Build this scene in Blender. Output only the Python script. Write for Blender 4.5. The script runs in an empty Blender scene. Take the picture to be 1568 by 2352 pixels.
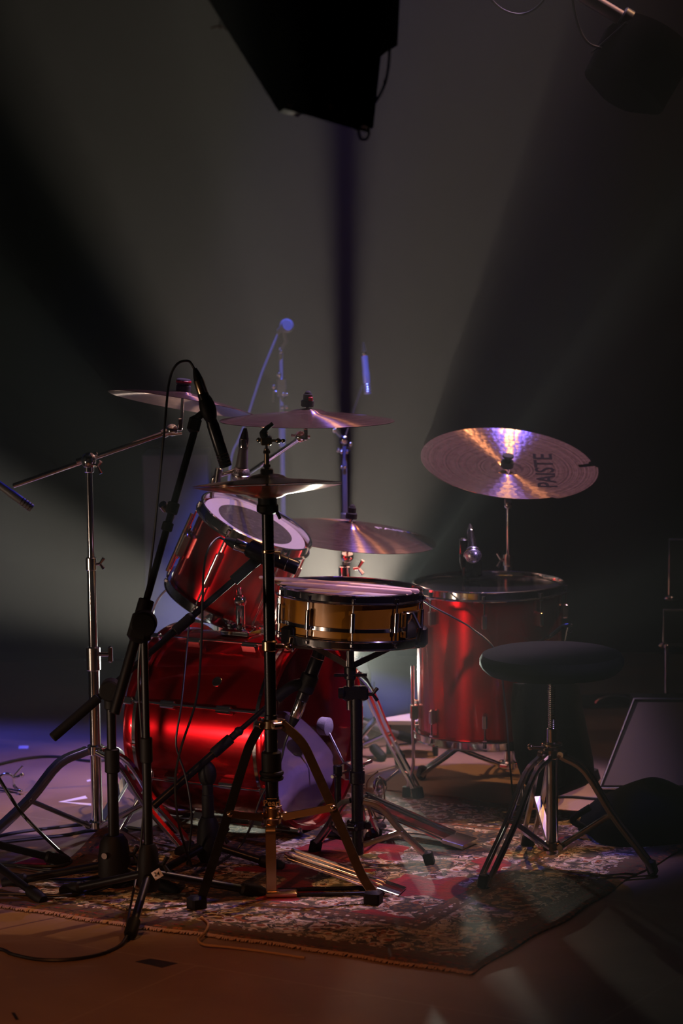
import bpy, math, random
from mathutils import Vector, Matrix
random.seed(7)
R_ = math.radians
SC = bpy.context.scene
COL = SC.collection

# ------------------------------------------------------------------ camera
W, H, FPX, CAMH, HOR = 1568, 2352, 6200.0, 1.70, 435.0
PITCH = math.atan((H / 2 - HOR) / FPX)
ROLL = R_(0.7)
_F = Vector((0, math.cos(PITCH), -math.sin(PITCH)))
_U0 = Vector((0, math.sin(PITCH), math.cos(PITCH)))
_R0 = Vector((1, 0, 0))
CR = _R0 * math.cos(ROLL) - _U0 * math.sin(ROLL)
CU = _U0 * math.cos(ROLL) + _R0 * math.sin(ROLL)
EYE = Vector((0, 0, CAMH))
cd = bpy.data.cameras.new('camera')
cam = bpy.data.objects.new('camera', cd)
COL.objects.link(cam)
cam.matrix_world = Matrix((CR, CU, -_F)).transposed().to_4x4()
cam.location = EYE
cd.sensor_fit = 'VERTICAL'
cd.sensor_height = 36.0
cd.lens = FPX / H * 36.0
cd.clip_end = 60
cd.dof.use_dof = True
cd.dof.focus_distance = 6.75
cd.dof.aperture_fstop = 3.6
SC.camera = cam

def P(px, py, Y):
    """the point of the place seen at this spot of the photograph, Y metres into the stage"""
    d = _F * FPX + CR * (px - W / 2) + CU * (H / 2 - py)
    return EYE + d * (Y / d.y)
def G(px, py, z=0.0):
    d = _F * FPX + CR * (px - W / 2) + CU * (H / 2 - py)
    return EYE + d * ((z - CAMH) / d.z)
def UP(g, py):
    """the point straight above g at this height of the photograph"""
    z = P(784, py, g.y).z
    for _ in range(3):
        d = Vector((g.x, g.y, z)) - EYE
        yy = H / 2 - FPX * d.dot(CU) / d.dot(_F)
        z += (yy - py) * g.y / FPX
    return Vector((g.x, g.y, z))
def DIR(dx, dy, toward):
    v = CR * dx + CU * dy - _F * toward
    return v.normalized()

# ------------------------------------------------------------------ world, exposure
SC.view_settings.view_transform = 'Standard'
SC.view_settings.look = 'None'
SC.view_settings.exposure = 0.0
SC.view_settings.gamma = 1.0
SC.view_settings.use_curve_mapping = False
w = bpy.data.worlds.new('world')
SC.world = w
w.use_nodes = True
w.node_tree.nodes['Background'].inputs[0].default_value = (0.35, 0.3, 0.5, 1)
w.node_tree.nodes['Background'].inputs[1].default_value = 0.002
SC.cycles.max_bounces = 6
SC.cycles.diffuse_bounces = 2
SC.cycles.glossy_bounces = 4
SC.cycles.transmission_bounces = 5
SC.cycles.transparent_max_bounces = 8
SC.cycles.volume_bounces = 0
SC.cycles.sample_clamp_indirect = 4.0
SC.cycles.sample_clamp_direct = 0.0
SC.cycles.caustics_reflective = False
SC.cycles.caustics_refractive = False
SC.cycles.blur_glossy = 0.5
SC.cycles.use_denoising = True

# ------------------------------------------------------------------ lights
def spot(name, loc, target, energy, col, cone, blend=0.5, rad=0.06):
    l = bpy.data.lights.new(name, 'SPOT')
    l.energy = energy; l.color = col; l.spot_size = R_(cone); l.spot_blend = blend; l.shadow_soft_size = rad
    o = bpy.data.objects.new(name, l)
    COL.objects.link(o)
    o.location = loc
    o.rotation_euler = (Vector(target) - Vector(loc)).to_track_quat('-Z', 'Y').to_euler()
    return o
LAMP = P(794, 1548, 8.35)
spot('floor_beam_light', LAMP, LAMP + Vector((-0.03, -1, 1.0)), 1300, (1.0, 0.84, 0.67), 39, 0.5, 0.011)
spot('floor_beam_low_light', LAMP, LAMP + Vector((-0.22, -1, 0.42)), 120, (0.93, 1.0, 0.85), 84, 0.6, 0.01)
spot('floor_beam_left_light', LAMP, LAMP + Vector((-0.86, -0.75, 0.46)), 1500, (1.0, 0.92, 0.76), 22, 0.8, 0.02)
RIG = (0.18, 7.45, 1.0)
spot('rig_blue_light', (0.69, 8.2, 4.4), RIG, 300, (0.08, 0.10, 1.0), 27, 0.4, 0.03)
spot('rig_warm_light', (0.95, 8.2, 4.4), RIG, 520, (1.0, 0.62, 0.30), 27, 0.4, 0.03)
spot('rig_blue_second_light', (1.20, 8.2, 4.4), RIG, 300, (0.08, 0.10, 1.0), 27, 0.4, 0.03)
spot('rig_warm_side_light', (1.95, 8.2, 4.4), RIG, 420, (1.0, 0.50, 0.20), 27, 0.4, 0.03)
spot('back_blue_light', (0.25, 6.2, 4.4), (-0.10, 8.25, 1.15), 1700, (0.08, 0.12, 1.0), 12, 0.5, 0.03)
spot('side_blue_light', (1.6, 8.5, 4.2), (-0.50, 7.05, 1.12), 260, (0.08, 0.08, 1.0), 14, 0.6, 0.04)
spot('floor_blue_light', (-2.6, 8.6, 3.6), (-1.15, 8.0, 0.0), 800, (0.06, 0.08, 1.0), 20, 0.8, 0.1)
spot('floor_lavender_light', (-2.6, 8.6, 3.6), (-0.95, 7.42, 0.0), 260, (0.46, 0.38, 1.0), 15, 0.6, 0.1)
spot('front_warm_light', (-1.8, 1.6, 3.8), (-0.50, 5.68, 0.0), 330, (1.0, 0.34, 0.12), 20, 0.9, 0.08)
spot('front_low_light', (-3.1, 5.05, 0.26), (-0.1, 7.2, 0.55), 70, (1.0, 0.68, 0.48), 42, 0.6, 0.05)
spot('front_mid_light', (-2.6, 4.1, 0.50), (0.38, 7.4, 0.42), 130, (1.0, 0.68, 0.48), 11, 0.6, 0.04)
spot('side_warm_light', (3.6, 5.4, 3.6), (1.05, 8.0, 0.25), 40, (1.0, 0.55, 0.42), 14, 0.6, 0.06)
spot('front_purple_light', (3.0, 4.4, 3.0), (0.0, 7.0, 0.5), 300, (0.62, 0.42, 1.0), 16, 0.6, 0.05)

# ------------------------------------------------------------------ materials
def nodes(name):
    m = bpy.data.materials.new(name); m.use_nodes = True
    nt = m.node_tree
    return m, nt, nt.nodes['Principled BSDF']
def mat(name, col, rough=0.5, metal=0.0, coat=0.0, bump=0.0, bscale=60, var=0.0, **kw):
    m, nt, b = nodes(name)
    b.inputs['Base Color'].default_value = (*col, 1)
    b.inputs['Roughness'].default_value = rough
    b.inputs['Metallic'].default_value = metal
    b.inputs['Coat Weight'].default_value = coat
    b.inputs['Coat Roughness'].default_value = 0.06
    for k, v in kw.items():
        b.inputs[k.replace('_', ' ')].default_value = v
    tc = nt.nodes.new('ShaderNodeTexCoord')
    n = nt.nodes.new('ShaderNodeTexNoise'); n.inputs['Scale'].default_value = bscale; n.inputs['Detail'].default_value = 4
    nt.links.new(tc.outputs['Object'], n.inputs['Vector'])
    if var:
        mx = nt.nodes.new('ShaderNodeMix'); mx.data_type = 'RGBA'
        mx.inputs['A'].default_value = (*[c * (1 - var) for c in col], 1)
        mx.inputs['B'].default_value = (*[min(1, c * (1 + var)) for c in col], 1)
        nt.links.new(n.outputs[0], mx.inputs['Factor']); nt.links.new(mx.outputs['Result'], b.inputs['Base Color'])
    r = nt.nodes.new('ShaderNodeMapRange')
    r.inputs['To Min'].default_value = max(0.02, rough * 0.85); r.inputs['To Max'].default_value = min(1, rough * 1.15)
    nt.links.new(n.outputs[0], r.inputs['Value']); nt.links.new(r.outputs[0], b.inputs['Roughness'])
    if bump:
        bp = nt.nodes.new('ShaderNodeBump'); bp.inputs['Strength'].default_value = bump; bp.inputs['Distance'].default_value = 0.002
        nt.links.new(n.outputs[0], bp.inputs['Height']); nt.links.new(bp.outputs[0], b.inputs['Normal'])
    return m

M = {}
M['red'] = mat('red_lacquer', (0.60, 0.002, 0.010), 0.22, 0.88, coat=0.6, bscale=900, var=0.12)
M['chrome'] = mat('chrome', (0.82, 0.82, 0.84), 0.10, 1.0, bscale=40)
M['dchrome'] = mat('worn_chrome', (0.60, 0.58, 0.56), 0.22, 1.0, bscale=70)
M['gold'] = mat('warm_metal', (0.52, 0.38, 0.24), 0.24, 1.0, bscale=80)
M['black'] = mat('black_paint', (0.005, 0.005, 0.006), 0.36, 0.0, bscale=120, Specular_IOR_Level=0.3)
M['blackmetal'] = mat('black_metal', (0.02, 0.02, 0.022), 0.28, 0.6, bscale=90)
M['rubber'] = mat('black_rubber', (0.005, 0.005, 0.0055), 0.6, bump=0.2, bscale=300, Specular_IOR_Level=0.2)
M['cable'] = mat('cable_rubber', (0.010, 0.010, 0.011), 0.42, bscale=300)
M['felt'] = mat('dark_felt', (0.03, 0.03, 0.04), 0.95, bump=0.6, bscale=700)
M['beater'] = mat('beater_felt', (0.55, 0.5, 0.55), 0.9, bump=0.8, bscale=500, var=0.2)
M['cloth'] = mat('black_cloth', (0.010, 0.011, 0.011), 0.95, bump=0.5, bscale=200, Specular_IOR_Level=0.08)
M['seat'] = mat('black_vinyl', (0.003, 0.0035, 0.0035), 0.75, bump=0.3, bscale=400, Specular_IOR_Level=0.12)
M['grille'] = mat('speaker_grille', (0.11, 0.085, 0.065), 0.7, 0.2, bump=1.0, bscale=900)
M['cabinet'] = mat('cabinet_paint', (0.012, 0.010, 0.007), 0.8, bump=0.4, bscale=260, Specular_IOR_Level=0.08)
M['pipe'] = mat('dull_pipe', (0.05, 0.035, 0.035), 0.5, 0.6)
M['matt'] = mat('matt_black', (0.002, 0.002, 0.002), 0.9, Specular_IOR_Level=0.0)
M['amber'] = mat('amber_wood_lacquer', (0.34, 0.135, 0.002), 0.35, 0.1, coat=0.4, bscale=35, var=0.2)
M['wood'] = mat('pale_stick_wood', (0.85, 0.56, 0.46), 0.5, bscale=60, var=0.15)
M['head'] = mat('coated_head', (0.52, 0.44, 0.47), 0.55, bump=0.2, bscale=300, var=0.08)
M['tomhead'] = mat('grey_head', (0.42, 0.38, 0.40), 0.30, bump=0.15, bscale=120, var=0.15)
M['headdot'] = mat('dark_centre_dot', (0.06, 0.05, 0.045), 0.22, bump=0.5, bscale=90, var=0.8)
M['blackhead'] = mat('black_head', (0.012, 0.012, 0.014), 0.15)
M['pillow'] = mat('pale_pillow_cloth', (0.66, 0.55, 0.68), 0.9, bump=0.4, bscale=60, var=0.12)
M['print'] = mat('dark_print', (0.012, 0.010, 0.012), 0.9, Specular_IOR_Level=0.0)
M['paleprint'] = mat('pale_print', (0.62, 0.55, 0.70), 0.5)
M['goldprint'] = mat('gold_print', (0.75, 0.5, 0.22), 0.4, 0.7)
M['white'] = mat('white_paper', (0.75, 0.70, 0.72), 0.7, bscale=90, var=0.05)
M['redplastic'] = mat('red_plastic', (0.55, 0.01, 0.03), 0.4)
M['yellow'] = mat('tan_stick_butt', (0.45, 0.26, 0.08), 0.5)
M['tape'] = mat('black_tape', (0.012, 0.010, 0.010), 0.55, bump=0.3)
M['whitetape'] = mat('white_tape', (0.8, 0.75, 0.8), 0.6, bump=0.3)
M['magenta'] = mat('magenta_cloth', (0.45, 0.02, 0.22), 0.9, bump=0.5)
M['cord'] = mat('tan_cord', (0.42, 0.24, 0.12), 0.7, bump=0.4, bscale=500)
M['nickel'] = mat('grey_nickel', (0.40, 0.40, 0.42), 0.4, 0.5)
M['greypaint'] = mat('grey_paint', (0.16, 0.16, 0.17), 0.45, 0.2)
M['grey'] = mat('grey_board', (0.16, 0.15, 0.17), 0.8, bscale=12, var=0.15)
M['mesh'] = None
def mesh_grille():
    m, nt, b = nodes('mic_mesh')
    b.inputs['Base Color'].default_value = (0.45, 0.42, 0.5, 1); b.inputs['Metallic'].default_value = 0.9; b.inputs['Roughness'].default_value = 0.35
    tc = nt.nodes.new('ShaderNodeTexCoord')
    v = nt.nodes.new('ShaderNodeTexVoronoi'); v.inputs['Scale'].default_value = 230; v.inputs['Randomness'].default_value = 0.1
    nt.links.new(tc.outputs['Object'], v.inputs['Vector'])
    cr = nt.nodes.new('ShaderNodeValToRGB')
    cr.color_ramp.elements[0].color = (0.02, 0.02, 0.03, 1); cr.color_ramp.elements[0].position = 0.25
    cr.color_ramp.elements[1].color = (0.6, 0.58, 0.66, 1); cr.color_ramp.elements[1].position = 0.45
    nt.links.new(v.outputs['Distance'], cr.inputs[0]); nt.links.new(cr.outputs[0], b.inputs['Base Color'])
    return m
M['mesh'] = mesh_grille()
def clear_head():
    m, nt, b = nodes('clear_batter_head')
    nt.nodes.remove(b)
    out = nt.nodes['Material Output']
    t = nt.nodes.new('ShaderNodeBsdfTransparent'); t.inputs[0].default_value = (0.90, 0.86, 0.88, 1)
    g = nt.nodes.new('ShaderNodeBsdfGlossy'); g.inputs['Roughness'].default_value = 0.06; g.inputs[0].default_value = (1, 1, 1, 1)
    n = nt.nodes.new('ShaderNodeTexNoise'); n.inputs['Scale'].default_value = 9
    r = nt.nodes.new('ShaderNodeMapRange'); r.inputs['To Min'].default_value = 0.03; r.inputs['To Max'].default_value = 0.09
    nt.links.new(n.outputs[0], r.inputs['Value']); nt.links.new(r.outputs[0], g.inputs['Roughness'])
    f = nt.nodes.new('ShaderNodeMath'); f.operation = 'MULTIPLY'; f.inputs[1].default_value = 0.16
    lw = nt.nodes.new('ShaderNodeLayerWeight'); lw.inputs['Blend'].default_value = 0.5; nt.links.new(lw.outputs['Facing'], f.inputs[0])
    x = nt.nodes.new('ShaderNodeMixShader')
    nt.links.new(f.outputs[0], x.inputs[0]); nt.links.new(t.outputs[0], x.inputs[1]); nt.links.new(g.outputs[0], x.inputs[2])
    nt.links.new(x.outputs[0], out.inputs['Surface'])
    return m
M['clear'] = clear_head()

def cymbal_mat(name, base, rough, hammer=0.0, groove=0.35, R=0.2):
    m, nt, b = nodes(name)
    b.inputs['Metallic'].default_value = 0.88
    b.inputs['Roughness'].default_value = rough
    b.inputs['Anisotropic'].default_value = 1.0
    b.inputs['Anisotropic Rotation'].default_value = 0.25
    tg = nt.nodes.new('ShaderNodeTangent'); tg.direction_type = 'RADIAL'; tg.axis = 'Z'
    nt.links.new(tg.outputs[0], b.inputs['Tangent'])
    tc = nt.nodes.new('ShaderNodeTexCoord')
    sx = nt.nodes.new('ShaderNodeVectorMath'); sx.operation = 'MULTIPLY'; sx.inputs[1].default_value = (1, 1, 0)
    nt.links.new(tc.outputs['Object'], sx.inputs[0])
    ln = nt.nodes.new('ShaderNodeVectorMath'); ln.operation = 'LENGTH'
    nt.links.new(sx.outputs[0], ln.inputs[0])
    # lathe grooves: one-dimensional noise along the radius
    n1 = nt.nodes.new('ShaderNodeTexNoise'); n1.noise_dimensions = '1D'; n1.inputs['Scale'].default_value = 190; n1.inputs['Detail'].default_value = 3
    nt.links.new(ln.outputs['Value'], n1.inputs['W'])
    n2 = nt.nodes.new('ShaderNodeTexNoise'); n2.inputs['Scale'].default_value = 95; n2.inputs['Detail'].default_value = 6; n2.inputs['Roughness'].default_value = 0.7
    nt.links.new(tc.outputs['Object'], n2.inputs['Vector'])
    add = nt.nodes.new('ShaderNodeMath'); add.operation = 'ADD'
    nt.links.new(n1.outputs[0], add.inputs[0]); nt.links.new(n2.outputs[0], add.inputs[1])
    cr = nt.nodes.new('ShaderNodeValToRGB')
    cr.color_ramp.elements[0].position = 0.40; cr.color_ramp.elements[0].color = (*[c * 0.42 for c in base], 1)
    cr.color_ramp.elements[1].position = 0.60; cr.color_ramp.elements[1].color = (*base, 1)
    sc = nt.nodes.new('ShaderNodeMath'); sc.operation = 'MULTIPLY'; sc.inputs[1].default_value = 0.5
    nt.links.new(add.outputs[0], sc.inputs[0]); nt.links.new(sc.outputs[0], cr.inputs[0]); nt.links.new(cr.outputs[0], b.inputs['Base Color'])
    bp = nt.nodes.new('ShaderNodeBump'); bp.inputs['Strength'].default_value = groove; bp.inputs['Distance'].default_value = 0.0006
    nt.links.new(n1.outputs[0], bp.inputs['Height'])
    last = bp
    if hammer:
        v = nt.nodes.new('ShaderNodeTexVoronoi'); v.inputs['Scale'].default_value = 48; v.inputs['Randomness'].default_value = 0.7
        nt.links.new(tc.outputs['Object'], v.inputs['Vector'])
        b2 = nt.nodes.new('ShaderNodeBump'); b2.inputs['Strength'].default_value = hammer; b2.inputs['Distance'].default_value = 0.002
        nt.links.new(v.outputs['Distance'], b2.inputs['Height']); nt.links.new(bp.outputs[0], b2.inputs['Normal'])
        last = b2
    nt.links.new(last.outputs[0], b.inputs['Normal'])
    return m
M['cym'] = cymbal_mat('bronze_cymbal', (0.68, 0.42, 0.37), 0.17)
M['china'] = cymbal_mat('hammered_bronze_cymbal', (0.70, 0.45, 0.38), 0.18, hammer=0.22)
M['hat'] = cymbal_mat('polished_bronze_cymbal', (0.80, 0.50, 0.30), 0.22)

def floor_mat():
    m, nt, b = nodes('stage_floor')
    tc = nt.nodes.new('ShaderNodeTexCoord')
    mp = nt.nodes.new('ShaderNodeMapping'); mp.inputs['Rotation'].default_value = (0, 0, R_(32))
    nt.links.new(tc.outputs['Object'], mp.inputs[0])
    n = nt.nodes.new('ShaderNodeTexNoise'); n.inputs['Scale'].default_value = 1.6; n.inputs['Detail'].default_value = 8; n.inputs['Roughness'].default_value = 0.6
    nt.links.new(mp.outputs[0], n.inputs['Vector'])
    cr = nt.nodes.new('ShaderNodeValToRGB')
    cr.color_ramp.elements[0].position = 0.35; cr.color_ramp.elements[0].color = (0.22, 0.135, 0.085, 1)
    cr.color_ramp.elements[1].position = 0.7; cr.color_ramp.elements[1].color = (0.36, 0.235, 0.16, 1)
    nt.links.new(n.outputs[0], cr.inputs[0])
    # joints of the large floor boards
    br = nt.nodes.new('ShaderNodeTexBrick'); br.inputs['Scale'].default_value = 1.0
    br.inputs['Brick Width'].default_value = 2.4; br.inputs['Row Height'].default_value = 0.95; br.inputs['Mortar Size'].default_value = 0.003
    br.offset = 0.4
    nt.links.new(mp.outputs[0], br.inputs['Vector'])
    mx = nt.nodes.new('ShaderNodeMix'); mx.data_type = 'RGBA'; mx.inputs['B'].default_value = (0.34, 0.235, 0.165, 1)
    nt.links.new(br.outputs['Fac'], mx.inputs['Factor']); nt.links.new(cr.outputs[0], mx.inputs['A'])
    # scuffs and scratches
    s = nt.nodes.new('ShaderNodeTexNoise'); s.inputs['Scale'].default_value = 5; s.inputs['Detail'].default_value = 10; s.inputs['Distortion'].default_value = 2.5
    mp2 = nt.nodes.new('ShaderNodeMapping'); mp2.inputs['Scale'].default_value = (1, 7, 1); mp2.inputs['Rotation'].default_value = (0, 0, R_(-20))
    nt.links.new(tc.outputs['Object'], mp2.inputs[0]); nt.links.new(mp2.outputs[0], s.inputs['Vector'])
    cs = nt.nodes.new('ShaderNodeValToRGB'); cs.color_ramp.elements[0].position = 0.60; cs.color_ramp.elements[1].position = 0.78
    nt.links.new(s.outputs[0], cs.inputs[0])
    sf = nt.nodes.new('ShaderNodeMath'); sf.operation = 'MULTIPLY'; sf.inputs[1].default_value = 0.30
    nt.links.new(cs.outputs[0], sf.inputs[0])
    mx2 = nt.nodes.new('ShaderNodeMix'); mx2.data_type = 'RGBA'; mx2.inputs['B'].default_value = (0.50, 0.40, 0.34, 1)
    nt.links.new(sf.outputs[0], mx2.inputs['Factor']); nt.links.new(mx.outputs['Result'], mx2.inputs['A'])
    nt.links.new(mx2.outputs['Result'], b.inputs['Base Color'])
    r = nt.nodes.new('ShaderNodeMapRange'); r.inputs['To Min'].default_value = 0.34; r.inputs['To Max'].default_value = 0.55
    nt.links.new(n.outputs[0], r.inputs['Value']); nt.links.new(r.outputs[0], b.inputs['Roughness'])
    return m
M['floor'] = floor_mat()

def curtain_mat():
    return mat('black_velvet', (0.0015, 0.0015, 0.0018), 0.95, bump=0.3, bscale=400, Specular_IOR_Level=0.0)
M['curtain'] = curtain_mat()

RUGX, RUGY = 1.36, 1.50
def rug_mat():
    m, nt, b = nodes('persian_rug')
    N, L = nt.nodes, nt.links
    tc = N.new('ShaderNodeTexCoord')
    wob = N.new('ShaderNodeTexNoise'); wob.inputs['Scale'].default_value = 24; wob.inputs['Detail'].default_value = 2
    L.new(tc.outputs['Object'], wob.inputs['Vector'])
    wv = N.new('ShaderNodeVectorMath'); wv.operation = 'SUBTRACT'; wv.inputs[1].default_value = (0.5, 0.5, 0.5)
    L.new(wob.outputs['Color'], wv.inputs[0])
    ws = N.new('ShaderNodeVectorMath'); ws.operation = 'SCALE'; ws.inputs['Scale'].default_value = 0.018
    L.new(wv.outputs[0], ws.inputs[0])
    co = N.new('ShaderNodeVectorMath'); co.operation = 'ADD'
    L.new(tc.outputs['Object'], co.inputs[0]); L.new(ws.outputs[0], co.inputs[1])
    sp = N.new('ShaderNodeSeparateXYZ'); L.new(tc.outputs['Object'], sp.inputs[0])
    def mth(op, a, bb=None):
        n = N.new('ShaderNodeMath'); n.operation = op
        for i, v in enumerate((a, bb)):
            if v is None: continue
            if isinstance(v, (int, float)): n.inputs[i].default_value = v
            else: L.new(v, n.inputs[i])
        return n.outputs[0]
    x, y = sp.outputs['X'], sp.outputs['Y']
    dx = mth('MINIMUM', x, mth('SUBTRACT', RUGX, x))
    dy = mth('MINIMUM', y, mth('SUBTRACT', RUGY, y))
    d = mth('MINIMUM', dx, dy)
    def ramp(inp, stops, const=True):
        r = N.new('ShaderNodeValToRGB'); r.color_ramp.interpolation = 'CONSTANT' if const else 'LINEAR'
        e = r.color_ramp.elements
        e[0].position, e[0].color = stops[0][0], (*stops[0][1], 1)
        e[1].position, e[1].color = stops[1][0], (*stops[1][1], 1)
        for p, c in stops[2:]:
            k = e.new(p); k.color = (*c, 1)
        L.new(inp, r.inputs[0])
        return r.outputs[0]
    RED, RUST, TAN, CREAM, DARK, OLIVE, NAVY = (0.34, 0.010, 0.014), (0.40, 0.11, 0.03), (0.62, 0.44, 0.25), (0.82, 0.70, 0.56), (0.022, 0.018, 0.016), (0.11, 0.10, 0.045), (0.03, 0.035, 0.07)
    # flowers: rosettes by cell distance, tendrils by noise
    def vor(scale, feature='F1'):
        v = N.new('ShaderNodeTexVoronoi'); v.feature = feature; v.inputs['Scale'].default_value = scale; v.inputs['Randomness'].default_value = 0.75
        L.new(co.outputs[0], v.inputs['Vector']); return v
    v1 = vor(9); v2 = vor(27); v3 = vor(55)
    flo = ramp(v1.outputs['Distance'], [(0, TAN), (0.10, DARK), (0.16, RUST), (0.30, CREAM), (0.36, DARK), (0.42, OLIVE), (0.52, CREAM), (0.62, TAN)])
    leaf = ramp(v2.outputs['Distance'], [(0, DARK), (0.16, RUST), (0.30, CREAM), (0.44, TAN), (0.60, OLIVE), (0.8, DARK)])
    nz = N.new('ShaderNodeTexNoise'); nz.inputs['Scale'].default_value = 22; nz.inputs['Detail'].default_value = 4; nz.inputs['Distortion'].default_value = 1.5
    L.new(co.outputs[0], nz.inputs['Vector'])
    def mix(f, a, bb):
        n = N.new('ShaderNodeMix'); n.data_type = 'RGBA'
        L.new(f, n.inputs['Factor'])
        for k, v in (('A', a), ('B', bb)):
            if isinstance(v, tuple): n.inputs[k].default_value = (*v, 1)
            else: L.new(v, n.inputs[k])
        return n.outputs['Result']
    pick = mth('GREATER_THAN', nz.outputs[0], 0.50)
    flower = mix(pick, flo, leaf)
    wig = mth('GREATER_THAN', mth('ABSOLUTE', mth('SUBTRACT', nz.outputs[0], 0.46)), 0.022)
    flower = mix(wig, DARK, flower)
    # centre field: red ground with clumps of the flower work
    n3 = N.new('ShaderNodeTexNoise'); n3.inputs['Scale'].default_value = 4.2; n3.inputs['Detail'].default_value = 2
    L.new(co.outputs[0], n3.inputs['Vector'])
    clump = mth('GREATER_THAN', n3.outputs[0], 0.445)
    darkish = mix(mth('GREATER_THAN', v3.outputs['Distance'], 0.42), (0.20, 0.10, 0.03), DARK)
    inner = mix(mth('GREATER_THAN', n3.outputs[0], 0.56), flower, darkish)
    field = mix(clump, RED, inner)
    bandc = ramp(mth('MULTIPLY', d, 2.0), [(0, RUST), (0.035, DARK), (0.06, RED), (0.075, OLIVE), (0.135, CREAM), (0.155, TAN), (0.50, DARK), (0.53, CREAM), (0.56, RUST), (0.60, DARK), (0.63, RED)])
    guard = mix(mth('GREATER_THAN', v3.outputs['Distance'], 0.36), bandc, (0.14, 0.07, 0.03))
    isb = mth('MULTIPLY', mth('GREATER_THAN', d, 0.082), mth('LESS_THAN', d, 0.25))
    c = mix(isb, guard, flower)
    isf = mth('GREATER_THAN', d, 0.31)
    c = mix(isf, c, field)
    # worn pile
    n4 = N.new('ShaderNodeTexNoise'); n4.inputs['Scale'].default_value = 350; n4.inputs['Detail'].default_value = 3
    mp = N.new('ShaderNodeMapping'); mp.inputs['Scale'].default_value = (0.35, 1, 1); L.new(tc.outputs['Object'], mp.inputs[0]); L.new(mp.outputs[0], n4.inputs['Vector'])
    n5 = N.new('ShaderNodeTexNoise'); n5.inputs['Scale'].default_value = 60; n5.inputs['Detail'].default_value = 6; n5.inputs['Roughness'].default_value = 0.75
    mp5 = N.new('ShaderNodeMapping'); mp5.inputs['Scale'].default_value = (0.4, 1.3, 1); L.new(tc.outputs['Object'], mp5.inputs[0]); L.new(mp5.outputs[0], n5.inputs['Vector'])
    wr = ramp(n5.outputs[0], [(0.36, (0, 0, 0)), (0.66, (1, 1, 1))], False)
    c = mix(mth('MULTIPLY', wr, 0.75), c, (0.045, 0.030, 0.020))
    L.new(c, b.inputs['Base Color'])
    b.inputs['Roughness'].default_value = 0.82
    b.inputs['Specular IOR Level'].default_value = 0.35
    bp = N.new('ShaderNodeBump'); bp.inputs['Strength'].default_value = 0.9; bp.inputs['Distance'].default_value = 0.004
    L.new(n4.outputs[0], bp.inputs['Height']); L.new(bp.outputs[0], b.inputs['Normal'])
    return m
M['rug'] = rug_mat()
M['fringe'] = mat('rug_fringe', (0.48, 0.30, 0.22), 0.9, bump=0.5, bscale=500, var=0.3)

# ------------------------------------------------------------------ mesh helpers
def frame(o, z, xhint=None):
    z = Vector(z).normalized()
    xh = Vector(xhint) if xhint is not None else (Vector((1, 0, 0)) if abs(z.x) < 0.9 else Vector((0, 1, 0)))
    x = (xh - z * xh.dot(z)).normalized()
    y = z.cross(x)
    m = Matrix((x, y, z)).transposed().to_4x4()
    m.translation = o
    return m
def smoothpts(pts, n=6):
    pts = [Vector(p) for p in pts]
    if len(pts) < 3: return pts
    out = []
    q = [pts[0] * 2 - pts[1]] + pts + [pts[-1] * 2 - pts[-2]]
    for i in range(1, len(q) - 2):
        a, b, c, d = q[i - 1], q[i], q[i + 1], q[i + 2]
        for k in range(n):
            t = k / n
            out.append(0.5 * ((2 * b) + (c - a) * t + (2 * a - 5 * b + 4 * c - d) * t * t + (3 * b - a - 3 * c + d) * t ** 3))
    out.append(pts[-1])
    return out
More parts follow.
